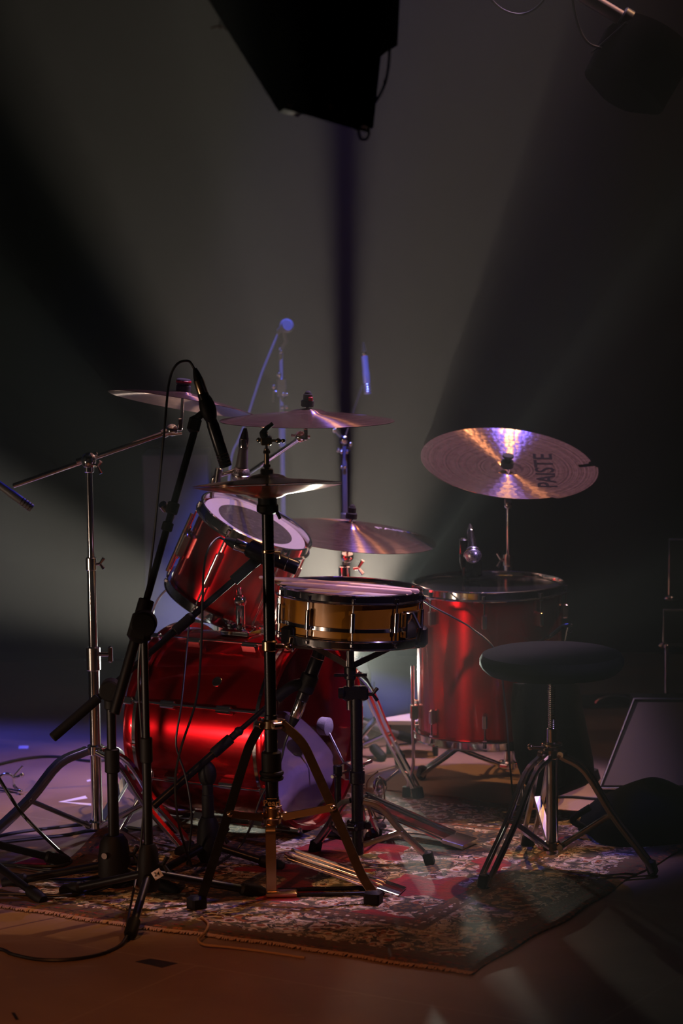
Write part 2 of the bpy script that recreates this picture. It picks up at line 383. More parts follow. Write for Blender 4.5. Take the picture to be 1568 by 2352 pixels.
class MB:
    def __init__(s): s.v = []; s.f = []
    def add(s, vs, fs):
        o = len(s.v); s.v += [Vector(v) for v in vs]; s.f += [tuple(i + o for i in f) for f in fs]; return s
    def tube(s, pts, r, seg=12, closed=False, sx=1.0, sy=1.0, hint=None):
        pts = [Vector(p) for p in pts]; n = len(pts)
        rr = r if isinstance(r, (list, tuple)) else [r] * n
        vs = []; x = None
        for i, p in enumerate(pts):
            if closed: t = pts[(i + 1) % n] - pts[i - 1]
            else: t = pts[min(i + 1, n - 1)] - pts[max(i - 1, 0)]
            t.normalize()
            if x is None:
                h = Vector(hint) if hint is not None else (Vector((0, 0, 1)) if abs(t.z) < 0.9 else Vector((1, 0, 0)))
                x = (h - t * h.dot(t)).normalized()
            else: x = (x - t * x.dot(t)).normalized()
            y = t.cross(x)
            for k in range(seg):
                a = 2 * math.pi * k / seg
                vs.append(p + (x * math.cos(a) * sx + y * math.sin(a) * sy) * rr[i])
        fs = []
        m = n if closed else n - 1
        for i in range(m):
            for k in range(seg):
                a = i * seg + k; b2 = i * seg + (k + 1) % seg
                c = ((i + 1) % n) * seg + (k + 1) % seg; d = ((i + 1) % n) * seg + k
                fs.append((a, b2, c, d))
        if not closed:
            fs.append(tuple(reversed(range(seg)))); fs.append(tuple(range((n - 1) * seg, n * seg)))
        return s.add(vs, fs)
    def flat(s, pts, w_, t_, hint):
        """a flat bar along pts; hint = direction of its width"""
        pts = [Vector(p) for p in pts]; vs = []; fs = []; n = len(pts)
        for i, p in enumerate(pts):
            t = (pts[min(i + 1, n - 1)] - pts[max(i - 1, 0)]).normalized()
            h = Vector(hint); x = (h - t * h.dot(t)).normalized(); y = t.cross(x)
            e = 0.25
            for (a, b2) in ((-1, -1 + e), (-1 + e * .3, -1), (1 - e * .3, -1), (1, -1 + e), (1, 1 - e), (1 - e * .3, 1), (-1 + e * .3, 1), (-1, 1 - e)):
                vs.append(p + x * a * w_ / 2 + y * b2 * t_ / 2)
        for i in range(n - 1):
            for k in range(8):
                fs.append((i * 8 + k, i * 8 + (k + 1) % 8, (i + 1) * 8 + (k + 1) % 8, (i + 1) * 8 + k))
        fs.append(tuple(reversed(range(8)))); fs.append(tuple(range((n - 1) * 8, n * 8)))
        return s.add(vs, fs)
    def lathe(s, prof, F, seg=48, closed=False):
        """prof = [(radius, height)...] round the z axis of F"""
        vs = []; fs = []; n = len(prof)
        for (r, z) in prof:
            for k in range(seg):
                a = 2 * math.pi * k / seg
                vs.append(F @ Vector((max(r, 1e-5) * math.cos(a), max(r, 1e-5) * math.sin(a), z)))
        for i in range(n if closed else n - 1):
            j = (i + 1) % n
            for k in range(seg):
                fs.append((i * seg + k, i * seg + (k + 1) % seg, j * seg + (k + 1) % seg, j * seg + k))
        if not closed:
            fs.append(tuple(reversed(range(seg)))); fs.append(tuple(range((n - 1) * seg, n * seg)))
        return s.add(vs, fs)
    def cyl(s, a, b, r, seg=16, bev=0.15):
        a, b = Vector(a), Vector(b); L = (b - a).length; e = min(r * bev, L * 0.2)
        return s.lathe([(r - e, 0), (r, e), (r, L - e), (r - e, L)], frame(a, b - a), seg)
    def box(s, F, sz, bev=0.0):
        x, y, z = [q / 2 for q in sz]
        e = bev or min(sz) * 0.08
        vs = []; 
        for zz, ins in ((-z, e), (-z + e, 0), (z - e, 0), (z, e)):
            X, Y = x - ins, y - ins
            ee = e * 0.7
            for (a, b2) in ((-X + ee, -Y), (X - ee, -Y), (X, -Y + ee), (X, Y - ee), (X - ee, Y), (-X + ee, Y), (-X, Y - ee), (-X, -Y + ee)):
                vs.append(F @ Vector((a, b2, zz)))
        fs = [tuple(reversed(range(8)))]
        for i in range(3):
            for k in range(8):
                fs.append((i * 8 + k, i * 8 + (k + 1) % 8, (i + 1) * 8 + (k + 1) % 8, (i + 1) * 8 + k))
        fs.append(tuple(range(24, 32)))
        return s.add(vs, fs)
    def ball(s, c, r, F=None, sz=(1, 1, 1), seg=20, rings=12):
        F = F or Matrix.Translation(Vector(c))
        prof = []
        vs = []; fs = []
        for i in range(rings + 1):
            a = -math.pi / 2 + math.pi * i / rings
            for k in range(seg):
                b2 = 2 * math.pi * k / seg
                cr = max(math.cos(a), 1e-4)
                vs.append(F @ Vector((r * cr * math.cos(b2) * sz[0], r * cr * math.sin(b2) * sz[1], r * math.sin(a) * sz[2])))
        for i in range(rings):
            for k in range(seg):
                fs.append((i * seg + k, i * seg + (k + 1) % seg, (i + 1) * seg + (k + 1) % seg, (i + 1) * seg + k))
        return s.add(vs, fs)
    def torus(s, c, n, R, r, seg=64, ms=10, sq=1.0):
        F = frame(c, n)
        prof = [(R + r * math.cos(2 * math.pi * k / ms), sq * r * math.sin(2 * math.pi * k / ms)) for k in range(ms)]
        return s.lathe(prof, F, seg, closed=True)
    def prism(s, poly, off):
        poly = [Vector(p) for p in poly]; n = len(poly); off = Vector(off)
        vs = poly + [p + off for p in poly]
        fs = [tuple(reversed(range(n))), tuple(range(n, 2 * n))] + [(i, (i + 1) % n, n + (i + 1) % n, n + i) for i in range(n)]
        return s.add(vs, fs)

def part(name, mb, m, parent=None, F=None, ang=38, smooth=True):
    """link the collected shape as one mesh; world coordinates, kept in the parent's (or F's) own frame"""
    me = bpy.data.meshes.new(name)
    org = F if F is not None else Matrix.Translation(parent.matrix_world.translation if parent is not None else Vector((0, 0, 0)))
    inv = org.inverted()
    me.from_pydata([tuple(inv @ v) for v in mb.v], [], mb.f)
    me.update()
    import bmesh
    bm = bmesh.new(); bm.from_mesh(me); bmesh.ops.recalc_face_normals(bm, faces=bm.faces); bm.to_mesh(me); bm.free()
    if smooth:
        me.shade_smooth(); me.set_sharp_from_angle(angle=R_(ang))
    if m is not None: me.materials.append(m)
    o = bpy.data.objects.new(name, me)
    COL.objects.link(o)
    if parent is not None:
        o.parent = parent
        o.matrix_basis = parent.matrix_world.inverted() @ org
        o.matrix_world = org
    else:
        o.matrix_basis = org; o.matrix_world = org
    return o
def tag(o, label, cat, group=None, kind=None):
    if label: o['label'] = label
    if cat: o['category'] = cat
    if group: o['group'] = group
    if kind: o['kind'] = kind
    return o
def thing(name, label, cat, loc, group=None):
    o = bpy.data.objects.new(name, None); COL.objects.link(o)
    o.empty_display_size = 0.05
    o.location = loc; o.matrix_world = Matrix.Translation(Vector(loc))
    return tag(o, label, cat, group)
def struct(name, mb, m, smooth=False):
    o = part(name, mb, m, smooth=smooth); o['kind'] = 'structure'; return o
def solo(name, label, cat, mb, m, loc=None, group=None, F=None, ang=38):
    F = F if F is not None else Matrix.Translation(Vector(loc) if loc is not None else mb.v[0].copy())
    return tag(part(name, mb, m, F=F, ang=ang), label, cat, group)
def text(name, body, size, F, m, parent, ext=0.0004, sx=1.0):
    c = bpy.data.curves.new(name, 'FONT'); c.body = body; c.size = size; c.extrude = ext
    c.align_x = 'CENTER'; c.align_y = 'CENTER'; c.offset = size * 0.012
    t = bpy.data.objects.new('tmp', c); COL.objects.link(t)
    bpy.context.view_layer.update()
    dg = bpy.context.evaluated_depsgraph_get()
    me = bpy.data.meshes.new_from_object(t.evaluated_get(dg))
    bpy.data.objects.remove(t); bpy.data.curves.remove(c)
    me.materials.clear(); me.materials.append(m)
    o = bpy.data.objects.new(name, me); COL.objects.link(o)
    o.parent = parent
    o.matrix_basis = parent.matrix_world.inverted() @ F @ Matrix.Diagonal((sx, 1, 1, 1))
    return o
def conform(o, prof, R, lift=0.0005):
    for v in o.data.vertices:
        q = o.matrix_basis @ v.co
        z = prof(min(1, math.hypot(q.x, q.y) / R)) + lift
        v.co = o.matrix_basis.inverted() @ Vector((q.x, q.y, z))
def knob(mb, p, d, r=0.010, l=0.03):
    """a wing screw: stem and two wings"""
    p = Vector(p); d = Vector(d).normalized()
    mb.cyl(p, p + d * l * 0.6, r * 0.45, 10)
    s_ = Vector((0, 0, 1)) if abs(d.z) < 0.8 else Vector((1, 0, 0))
    for k in (-1, 1):
        mb.tube([p + d * l * 0.5, p + d * l + s_ * k * r * 1.6], [r * 0.35, r * 0.5], 8)
    return mb

# ------------------------------------------------------------------ the room
fl = MB().box(Matrix.Translation((0, 4.6, -0.05)), (12, 12.4, 0.1))
struct('floor', fl, M['floor'])
def drape(x0, y0, x1, y1, z1, amp, step, inward):
    a = Vector((x0, y0, 0)); b = Vector((x1, y1, 0)); L = (b - a).length; t = (b - a) / L; nrm = Vector(inward)
    n = int(L / 0.03); mb = MB(); vs = []; fs = []
    for i in range(n + 1):
        u = L * i / n
        d = amp * (math.sin(u * 2 * math.pi / step) + 0.4 * math.sin(u * 2 * math.pi / (step * 0.37) + 1.3 + math.sin(u)))
        q = a + t * u + nrm * d
        vs += [(q.x, q.y, 0.0), (q.x, q.y, z1)]
    for i in range(n): fs.append((2 * i, 2 * i + 2, 2 * i + 3, 2 * i + 1))
    return mb.add(vs, fs)
struct('wall_back', drape(-6, 9.75, 6, 9.75, 5.2, 0.012, 1.6, (0, 1, 0)), M['curtain'], True)
struct('wall_left', drape(-5.2, -1.5, -5.2, 9.7, 5.2, 0.05, 0.33, (1, 0, 0)), M['curtain'], True)
struct('wall_right', drape(5.2, -1.5, 5.2, 9.7, 5.2, 0.05, 0.33, (1, 0, 0)), M['curtain'], True)
struct('ceiling', MB().box(Matrix.Translation((0, 4.2, 5.25)), (12, 12, 0.1)), M['black'])

# ------------------------------------------------------------------ haze in the air
hz = bpy.data.materials.new('stage_haze'); hz.use_nodes = True
nt = hz.node_tree; nt.nodes.remove(nt.nodes['Principled BSDF'])
vs_ = nt.nodes.new('ShaderNodeVolumeScatter'); vs_.inputs['Density'].default_value = 0.014
vs_.inputs['Anisotropy'].default_value = 0.5; vs_.inputs['Color'].default_value = (1, 1, 1, 1)
nt.links.new(vs_.outputs[0], nt.nodes['Material Output'].inputs['Volume'])
hb = MB().add([(x, y, z) for z in (0.003, 4.9) for (x, y) in ((-4.9, -1.2), (4.9, -1.2), (4.9, 9.6), (-4.9, 9.6))],
              [(3, 2, 1, 0), (4, 5, 6, 7), (0, 1, 5, 4), (1, 2, 6, 5), (2, 3, 7, 6), (3, 0, 4, 7)])
o = part('haze', hb, hz, smooth=False)
tag(o, 'thin grey-green smoke hanging in the air around the drum kit', 'haze', kind='stuff')

# ------------------------------------------------------------------ rug
A_ = G(1090, 2238); A_.z = 0
_l = G(0, 2085); e1 = (_l - A_); e1.z = 0; e1.normalize()
rx = -e1; ry = Vector((0, 0, 1)).cross(rx)
if ry.y < 0: ry = -ry
RF = Matrix((rx, ry, Vector((0, 0, 1)))).transposed().to_4x4(); RF.translation = A_ + e1 * RUGX + Vector((0, 0, 0.0))
def rug():
    nx, ny = 90, 100; vs = []; fs = []
    def hgt(x, y):
        h = 0.008 + 0.0022 * math.sin(x * 17 + y * 5) * math.sin(y * 13 - x * 4)
        # the curled-up left border beside the cymbal stand
        dd = math.exp(-((y - 0.60) / 0.085) ** 2) * math.exp(-(x / 0.10) ** 2)
        return h + 0.05 * dd
    for top in (1, 0):
        for j in range(ny + 1):
            for i in range(nx + 1):
                x, y = RUGX * i / nx, RUGY * j / ny
                ex = 0.006 * math.sin(y * 9) + 0.004 * math.sin(y * 23); ey = 0.006 * math.sin(x * 8 + 1) + 0.003 * math.sin(x * 31)
                X = x + ex * (1 - 2 * x / RUGX); Y = y + ey * (1 - 2 * y / RUGY)
                z = hgt(x, y) if top else max(0.001, hgt(x, y) - 0.0075)
                if not (0 < i < nx and 0 < j < ny) and top: z -= 0.003
                vs.append(RF @ Vector((X, Y, z)))
    n1 = (nx + 1) * (ny + 1)
    for j in range(ny):
        for i in range(nx):
            a = j * (nx + 1) + i
            fs.append((a, a + 1, a + nx + 2, a + nx + 1)); fs.append((n1 + a, n1 + a + nx + 1, n1 + a + nx + 2, n1 + a + 1))
    edge = [j * (nx + 1) for j in range(ny, 0, -1)] + list(range(nx)) + [nx + j * (nx + 1) for j in range(ny)] + [ny * (nx + 1) + i for i in range(nx, 0, -1)]
    for k in range(len(edge)):
        a, b2 = edge[k], edge[(k + 1) % len(edge)]
        fs.append((a, b2, n1 + b2, n1 + a))
    return MB().add(vs, fs)
rg = solo('persian_rug', 'worn red and cream patterned rug spread under the whole drum kit', 'rug', rug(), M['rug'], F=RF)
for edgey, sgn in ((0.0, -1), (RUGY, 1)):
    fr = MB()
    for i in range(420):
        x = RUGX * (i + 0.5) / 420
        l = random.uniform(0.006, 0.012); dxx = random.uniform(-0.006, 0.006)
        yy = edgey + (0.006 * math.sin(x * 8 + 1) + 0.003 * math.sin(x * 31)) * (-sgn if sgn > 0 else 1)
        fr.tube([RF @ Vector((x, yy - sgn * 0.003, 0.0058)), RF @ Vector((x + dxx * .6, yy + sgn * l * .6, 0.005)), RF @ Vector((x + dxx, yy + sgn * l, 0.003))], [0.0022, 0.0024, 0.0016], 5)
    f_ = part('fringe', fr, M['fringe'], rg); f_['label'] = 'pale knotted fringe'

# ------------------------------------------------------------------ marks and small pieces on the floor
def patch(name, label, cat, pts, m, z=0.0006):
    return solo(name, label, cat, MB().prism([G(a, b, 0.0) for a, b in pts], (0, 0, z)), m)
patch('floor_tape', 'black square of tape on the bare floor in front of the rug', 'tape', [(311, 2209), (345, 2202), (408, 2213), (372, 2223)], M['tape'])
patch('floor_tape', 'small torn black bit of tape near the bottom left corner', 'tape', [(26, 2326), (34, 2326), (44, 2342), (36, 2343)], M['tape'])
vt = MB().prism([G(a, b) for a, b in ((134, 1842), (196, 1828), (201, 1834), (150, 1842), (212, 1846), (212, 1851))], (0, 0, 0.0006))
solo('floor_mark', 'white V-shaped tape mark on the lit floor behind the chrome stand', 'tape', vt, M['whitetape'])
patch('floor_tape', 'small pale strip of tape right behind the chrome cymbal stand', 'tape', [(199, 1792), (215, 1789), (216, 1793), (200, 1796)], M['whitetape'])
patch('floor_tape', 'blue-lit square of tape far back on the left floor', 'tape', [(44, 1713), (66, 1713), (64, 1720), (42, 1720)], M['whitetape'])
mc = MB().prism([G(a, b, 0.004) for a, b in ((22, 1991), (80, 1974), (122, 1978), (105, 1989))], (0, 0, 0.006))
solo('magenta_cloth', 'small magenta cloth lying flat behind the left end of the rug', 'cloth', mc, M['magenta'])

# ------------------------------------------------------------------ cymbals
def cymbal(name, label, c, n, R, m, bell=0.22, bow=0.10, bellh=0.055, thick=0.0012, flange=False, crack=None, edgef=None, inv=False, xh=None, cat='cymbal'):
    n = Vector(n).normalized(); F = frame(c, -n if inv else n, xh if xh is not None else CR)
    seg, rad = 160, 44; up = []; 
    def prof(t):
        bw = bow * R * (1 - t * t) * 0.9
        b_ = bell * 1.0
        if t < b_: z = bow * R * (1 - b_ * b_) * 0.9 + bellh * R * math.sqrt(max(0, 1 - (t / b_) ** 2))
        else: z = bw + 0.012 * R * math.exp(-(t - b_) / 0.03)
        if flange and t > 0.84: z += 0.10 * R * ((t - 0.84) / 0.16) ** 1.5
        return z
    mb = MB(); vs = []; fs = []; ts = [0.03 + 0.97 * (i / rad) for i in range(rad + 1)]
    for side in (0, 1):
        for t in ts:
            for k in range(seg):
                a = 2 * math.pi * k / seg
                rr = R * t * (edgef(a, t) if edgef else 1.0)
                z = prof(t) - side * thick
                vs.append(F @ Vector((rr * math.cos(a), rr * math.sin(a), z)))
    n1 = (rad + 1) * seg
    gone = lambda i, k: crack is not None and crack(2 * math.pi * (k + 0.5) / seg, ts[i])
    for i in range(rad):
        for k in range(seg):
            if gone(i, k): continue
            a, b2, c2, d = i * seg + k, i * seg + (k + 1) % seg, (i + 1) * seg + (k + 1) % seg, (i + 1) * seg + k
            fs.append((a, b2, c2, d)); fs.append((n1 + a, n1 + d, n1 + c2, n1 + b2))
    for i in (0, rad):
        for k in range(seg):
            if i == rad and gone(rad - 1, k): continue
            a, b2 = i * seg + k, i * seg + (k + 1) % seg
            fs.append((a, b2, n1 + b2, n1 + a))
    if crack is not None:
        for i in range(rad):
            for k in range(seg):
                if gone(i, k) != gone(i, (k + 1) % seg):
                    kk = (k + 1) % seg
                    a, b2 = i * seg + kk, (i + 1) * seg + kk
                    fs.append((a, b2, n1 + b2, n1 + a))
    o = solo(name, label, cat, mb.add(vs, fs), m, F=F, ang=30)
    return o, F, prof

# cymbal centres (bell hole), normals, sizes
Y1, Y2, Y3, Y4 = 7.15, 7.0, 7.6, 7.72
c1n = DIR(0.165, 0.985, -0.045)
c1 = P(419, 928, Y1)
cymbal('crash_cymbal', 'thin bronze cymbal seen edge-on, topmost on the left chrome boom stand', c1, c1n, 0.200, M['cym'], bow=0.13)
c2n = DIR(0.0, 0.99, 0.115)
c2 = P(705, 966, Y2)
cymbal('crash_cymbal', 'blue-lit bronze cymbal with coloured streaks above the hi-hat', c2, c2n, 0.2275, M['cym'], bow=0.10)
c3n = DIR(0.10, 0.98, 0.17)
c3 = P(803, 1230, Y3)
o3, F3, pr3 = cymbal('ride_cymbal', 'purple-brown cymbal hanging between the rack tom and the floor tom', c3, c3n, 0.247, M['cym'], bow=0.12)
conform(text('lettering', 'PAISTE', 0.036, F3 @ Matrix.Translation((0.135, 0.060, 0)) @ Matrix.Rotation(R_(24), 4, 'Z'), M['paleprint'], o3, ext=0.0, sx=1.3), pr3, 0.247)
c4n = DIR(0.075, 0.90, 0.415)
c4 = P(1165, 1062, Y4)
th1, th2 = R_(8), R_(-62)
def ef(a, t):
    a = (a + math.pi) % (2 * math.pi) - math.pi
    return 1.0 if th2 < a < th1 or t < 0.8 else 1.0 - 0.045 * (t - 0.8) / 0.2
def ck(a, t):
    a = (a + math.pi) % (2 * math.pi) - math.pi
    return t > 0.80 and abs(a - th1 + 0.02) < 0.024 + 0.22 * (t - 0.8)
o4, F4, pr4 = cymbal('china_cymbal', 'large hammered bronze cymbal with a broken rim, high above the floor tom', c4, c4n, 0.262, M['china'], bow=-0.085, bell=0.17, bellh=-0.04, edgef=ef, crack=ck)
conform(text('lettering', 'PAISTE', 0.078, F4 @ Matrix.Translation((0.112, -0.012, 0)) @ Matrix.Rotation(R_(90), 4, 'Z'), M['print'], o4, ext=0.0, sx=1.05), pr4, 0.262, 0.0008)

# ------------------------------------------------------------------ drums
def drum(name, label, cat, ct, n, R, L, nlug, ang0, shellm, headm, hoop_h=0.026, hoop_t=0.006, single=False, bottomhead=None, dot=None, rodlen=None, botm=None, facing=None):
    """ct = centre of the batter side, n = its outward normal. angle 0 faces the audience side of the camera"""
    n = Vector(n).normalized(); cb = ct - n * L
    ef_ = Vector(facing) if facing is not None else Vector((0, -1, 0)); ef_ = (ef_ - n * ef_.dot(n)).normalized(); er = n.cross(ef_)
    D = lambda th: ef_ * math.cos(th) + er * math.sin(th)
    root = thing(name, label, cat, (cb.x, cb.y, cb.z))
    F = frame(cb, n, ef_)
    Rs = R - 0.012
    sh = MB().lathe([(Rs, 0.012), (Rs, L - 0.012), (Rs - 0.006, L - 0.008), (Rs - 0.007, L - 0.02), (Rs - 0.007, 0.02), (Rs - 0.006, 0.008)], F, 96, closed=True)
    part('shell', sh, shellm, root)
    hd = MB().lathe([(0.0001, L - 0.006), (Rs - 0.004, L - 0.006), (Rs - 0.001, L - 0.010), (Rs - 0.001, L - 0.012), (Rs - 0.006, L - 0.0085), (0.0001, L - 0.0075)], F, 80)
    h = part('batter_head', hd, headm, root)
    if dot:
        dt = MB().lathe([(0.0001, L - 0.0052), (dot, L - 0.0052), (dot, L - 0.0058), (0.0001, L - 0.0058)], F, 64)
        q = part('centre_patch', dt, M['headdot'], h); q['label'] = 'dark mottled centre patch'
    bh = MB().lathe([(0.0001, 0.006), (Rs - 0.002, 0.006), (Rs - 0.002, 0.0085), (0.0001, 0.0085)], F, 64)
    part('resonant_head', bh, bottomhead or M['blackhead'], root)
    for z0, s_ in ((L - hoop_h + 0.006, 1), (hoop_h - 0.006, -1)):
        a = [(Rs + 0.002, 0), (R + 0.004, 0), (R + 0.005, 0.0025 * s_), (R - 0.002, 0.006 * s_), (R - 0.003, hoop_h * s_ - 0.003 * s_), (R + 0.001, hoop_h * s_), (R - 0.003, hoop_h * s_ + 0.002 * s_), (R - 0.006, hoop_h * s_), (Rs + 0.001, 0.004 * s_)]
        part('hoop', MB().lathe([(r, z0 + z) for r, z in a], F, 96, closed=True), M['chrome'], root)
    for k in range(nlug):
        th = ang0 + 2 * math.pi * k / nlug; d = D(th)
        base = cb + d * (Rs + 0.001)
        rl = rodlen or L * 0.30
        if single:
            spans = [(L * 0.5, 0.030)]
            lg = MB()
            lg.cyl(base + n * (L * 0.30) + d * 0.011, base + n * (L * 0.70) + d * 0.011, 0.0065, 12)
            for q in (0.36, 0.64): lg.cyl(base + n * L * q - d * 0.002, base + n * L * q + d * 0.012, 0.004, 10)
            lug = part('lug', lg, M['chrome'], root)
            for (p0, p1) in ((L * 0.68, L - 0.012), (0.012, L * 0.32)):
                rd = MB().cyl(base + n * p0 + d * 0.011, base + n * p1 + d * 0.011, 0.0028, 8)
                hdz = p1 if p1 > L / 2 else p0
                sg = 1 if p1 > L / 2 else -1
                rd.cyl(base + n * (hdz - 0.002) + d * 0.011, base + n * (hdz + sg * 0.010) + d * 0.011, 0.005, 8)
                part('tension_rod', rd, M['chrome'], lug)
        else:
            for end in (0, 1):
                zc = rl if not end else L - rl
                s_ = 1 if end else -1
                zt = (L - 0.010) if end else 0.010
                lg = MB().box(frame(base + n * zc + d * 0.008, n, d), (0.018, 0.014, 0.042), 0.004)
                lug = part('lug', lg, M['dchrome'], root)
                rd = MB().cyl(base + n * (zc + s_ * 0.018) + d * 0.011, base + n * zt + d * 0.011, 0.0028, 8)
                rd.cyl(base + n * (zt - s_ * 0.004) + d * 0.011, base + n * (zt + s_ * 0.008) + d * 0.011, 0.0052, 8)
                rd.box(frame(base + n * (zt - s_ * 0.012) + d * 0.006, n, d), (0.016, 0.013, 0.006), 0.0015)
                part('tension_rod', rd, M['chrome'], lug)
    return root, D, Rs

# floor tom
FT = P(1123, 1341, 7.45); ftn = Vector((0, 0, 1)); FTL = 0.425
root, D, Rs = drum('floor_tom', 'tall red floor tom with chrome hoops and legs, right of the snare', 'drum', FT, ftn, 0.214, FTL, 8, R_(-7), M['red'], M['blackhead'], rodlen=0.075)
cb = FT - ftn * FTL
for th, foot in ((R_(-84), 1), (R_(20), 1), (R_(140), 1)):
    d = D(th); b = cb + d * (Rs + 0.016)
    lg = MB().tube(smoothpts([b + ftn * 0.20, b + ftn * 0.02, Vector((b.x, b.y, 0.10)), Vector((b.x, b.y, 0.05)) + d * 0.012, Vector((b.x, b.y, 0.016)) + d * 0.02], 5), 0.0048, 10)
    leg = part('leg', lg, M['chrome'], root)
    part('leg_bracket', MB().box(frame(b + ftn * 0.07 - d * 0.004, ftn, d), (0.022, 0.022, 0.045), 0.004), M['chrome'], root)
    part('rubber_foot', MB().cyl(Vector((b.x, b.y, 0.0)) + d * 0.021, Vector((b.x, b.y, 0.035)) + d * 0.019, 0.012, 12), M['rubber'], leg)

# snare
SN = P(805, 1352, 6.8); snn = (Vector((0.055, 0.02, 1))).normalized(); SNL = 0.125
root, D, Rs = drum('snare_drum', 'amber shallow drum with chrome hoops, cradled between hi-hat and floor tom', 'drum', SN, snn, 0.188, SNL, 10, R_(2), M['amber'], M['head'], single=True, bottomhead=M['head'], hoop_h=0.024)
cb = SN - snn * SNL
d = D(R_(52)); b = cb + d * (Rs + 0.012)
st = MB().box(frame(b + snn * 0.055, snn, d), (0.022, 0.045, 0.07), 0.004)
st.tube([b + snn * 0.085 + d * 0.01, b + snn * 0.05 + d * 0.035, b + snn * 0.02 + d * 0.03], 0.005, 8)
part('strainer', st, M['chrome'], root)
d = D(R_(18))
part('snare_wires', MB().box(frame(cb - snn * 0.004, snn, D(R_(52))), (0.30, 0.045, 0.003), 0.001), M['dchrome'], root)
ve = MB().lathe([(Rs + 0.0005, 0.036), (Rs + 0.002, 0.037), (Rs + 0.002, 0.046), (Rs + 0.0005, 0.047)], frame(cb, snn), 96, closed=True)
part('shell_bead', ve, M['chrome'], root)

# rack tom
TN = DIR(0.40, 0.875, 0.29); TC = P(588, 1200, 7.3); TL = 0.255
root, D, Rs = drum('rack_tom', 'tilted red tom over the bass drum, its head facing the upper right', 'drum', TC, TN, 0.163, TL, 6, R_(-22), M['red'], M['tomhead'], dot=0.108, hoop_h=0.030, single=True)
for th in (R_(-78),):
    d = D(th); b = TC - TN * TL * 0.5 + d * (Rs + 0.002)
    part('mount_bracket', MB().box(frame(b + d * 0.010, TN, d), (0.022, 0.05, 0.07), 0.005).tube([b + d * 0.02 - TN * 0.09, b + d * 0.02 + TN * 0.09], 0.005, 8), M['dchrome'], root)
TOMC = TC - TN * TL

# bass drum
BA = Vector((0.87, -0.485, 0.0)).normalized(); BC = P(722, 1700, 7.05); BC.z = 0.272; BL = 0.43; BR = 0.262
broot = thing('bass_drum', 'big red bass drum lying on its side at the centre of the kit', 'drum', (BC.x - BA.x * .2, BC.y - BA.y * .2, 0))
ef_ = Vector((0, -1, 0)); ef_ = (ef_ - BA * ef_.dot(BA)).normalized(); eu = Vector((0, 0, 1))
BD = lambda th: ef_ * math.cos(th) + eu * math.sin(th)
FB = frame(BC - BA * BL, BA, ef_)
Rs = BR - 0.016
part('shell', MB().lathe([(Rs, 0.02), (Rs, BL - 0.02), (Rs - 0.007, BL - 0.02), (Rs - 0.007, 0.02)], FB, 128, closed=True), M['red'], broot)
part('batter_head', MB().lathe([(0.0001, BL - 0.012), (Rs - 0.002, BL - 0.012), (Rs + 0.003, BL - 0.016), (Rs + 0.003, BL - 0.018), (Rs - 0.002, BL - 0.013), (0.0001, BL - 0.0125)][:2] + [(Rs + 0.003, BL - 0.018)], FB, 96), M['clear'], broot)
bh_ = part('front_head', MB().lathe([(0.0001, 0.010), (Rs - 0.002, 0.010), (Rs - 0.002, 0.0125), (0.0001, 0.0125)], FB, 80), M['tomhead'], broot)
for z0, z1 in ((-0.004, 0.034), (BL - 0.034, BL + 0.004)):
    hp = part('hoop', MB().lathe([(Rs + 0.004, z0), (BR, z0), (BR + 0.001, z0 + 0.002), (BR + 0.001, z1 - 0.002), (BR, z1), (Rs + 0.004, z1)], FB, 128, closed=True), M['red'], broot)
    zi = z1 if z0 < 0.1 else z0
    sg = 1 if z0 < 0.1 else -1
    il = part('rim_strip', MB().lathe([(Rs + 0.004, zi), (BR + 0.002, zi), (BR + 0.002, zi - sg * 0.010), (BR - 0.001, zi - sg * 0.010)], FB, 128, closed=True), M['chrome'], hp)
    il['label'] = 'chrome edge strip'
for k in range(8):
    th = R_(20 + 45 * k); d = BD(th)
    c0 = BC - BA * BL + d * (BR + 0.008)
    rd = MB().cyl(c0 - BA * 0.004, c0 + BA * (BL + 0.004), 0.0034, 8)
    for z0, sg in ((0.0, 1), (BL, -1)):
        rd.box(frame(c0 + BA * (z0 + sg * 0.008) - d * 0.004, BA, d), (0.016, 0.020, 0.032), 0.004)
        rd.tube([c0 + BA * (z0 - sg * 0.012) + BD(th + 0.08) * 0.012 - d * 0.012, c0 + BA * (z0 - sg * 0.012) - BD(th + 0.08) * 0.012 + d * 0.012], 0.003, 8)
    rod = part('tension_rod', rd, M['chrome'], broot)
    for z0 in (BL * 0.30, BL * 0.70):
        part('lug', MB().box(frame(c0 + BA * z0 - d * 0.012, BA, d), (0.024, 0.020, 0.050), 0.005), M['chrome'], rod)
# badge and spurs
part('badge', MB().cyl(BC - BA * BL * 0.42 + BD(R_(38)) * (Rs - 0.001), BC - BA * BL * 0.42 + BD(R_(38)) * (Rs + 0.002), 0.014, 24), M['dchrome'], broot)
for sd in (0, 1):
    th = R_(-28) if not sd else R_(208)
    d = BD(th); b = BC - BA * (BL * 0.86) + d * (Rs + 0.006)
    ft = Vector((b.x, b.y, 0.0)) + Vector((d.x, d.y, 0)).normalized() * 0.07 - BA * 0.06
    sp_ = MB().tube([b + Vector((0, 0, 0.05)), b, ft + Vector((0, 0, 0.02)), ft], [0.006, 0.006, 0.006, 0.003], 10)
    s1 = part('spur', sp_, M['chrome'], broot)
    part('rubber_tip', MB().cyl(ft, ft + (b - ft).normalized() * 0.03, 0.010, 10), M['rubber'], s1)
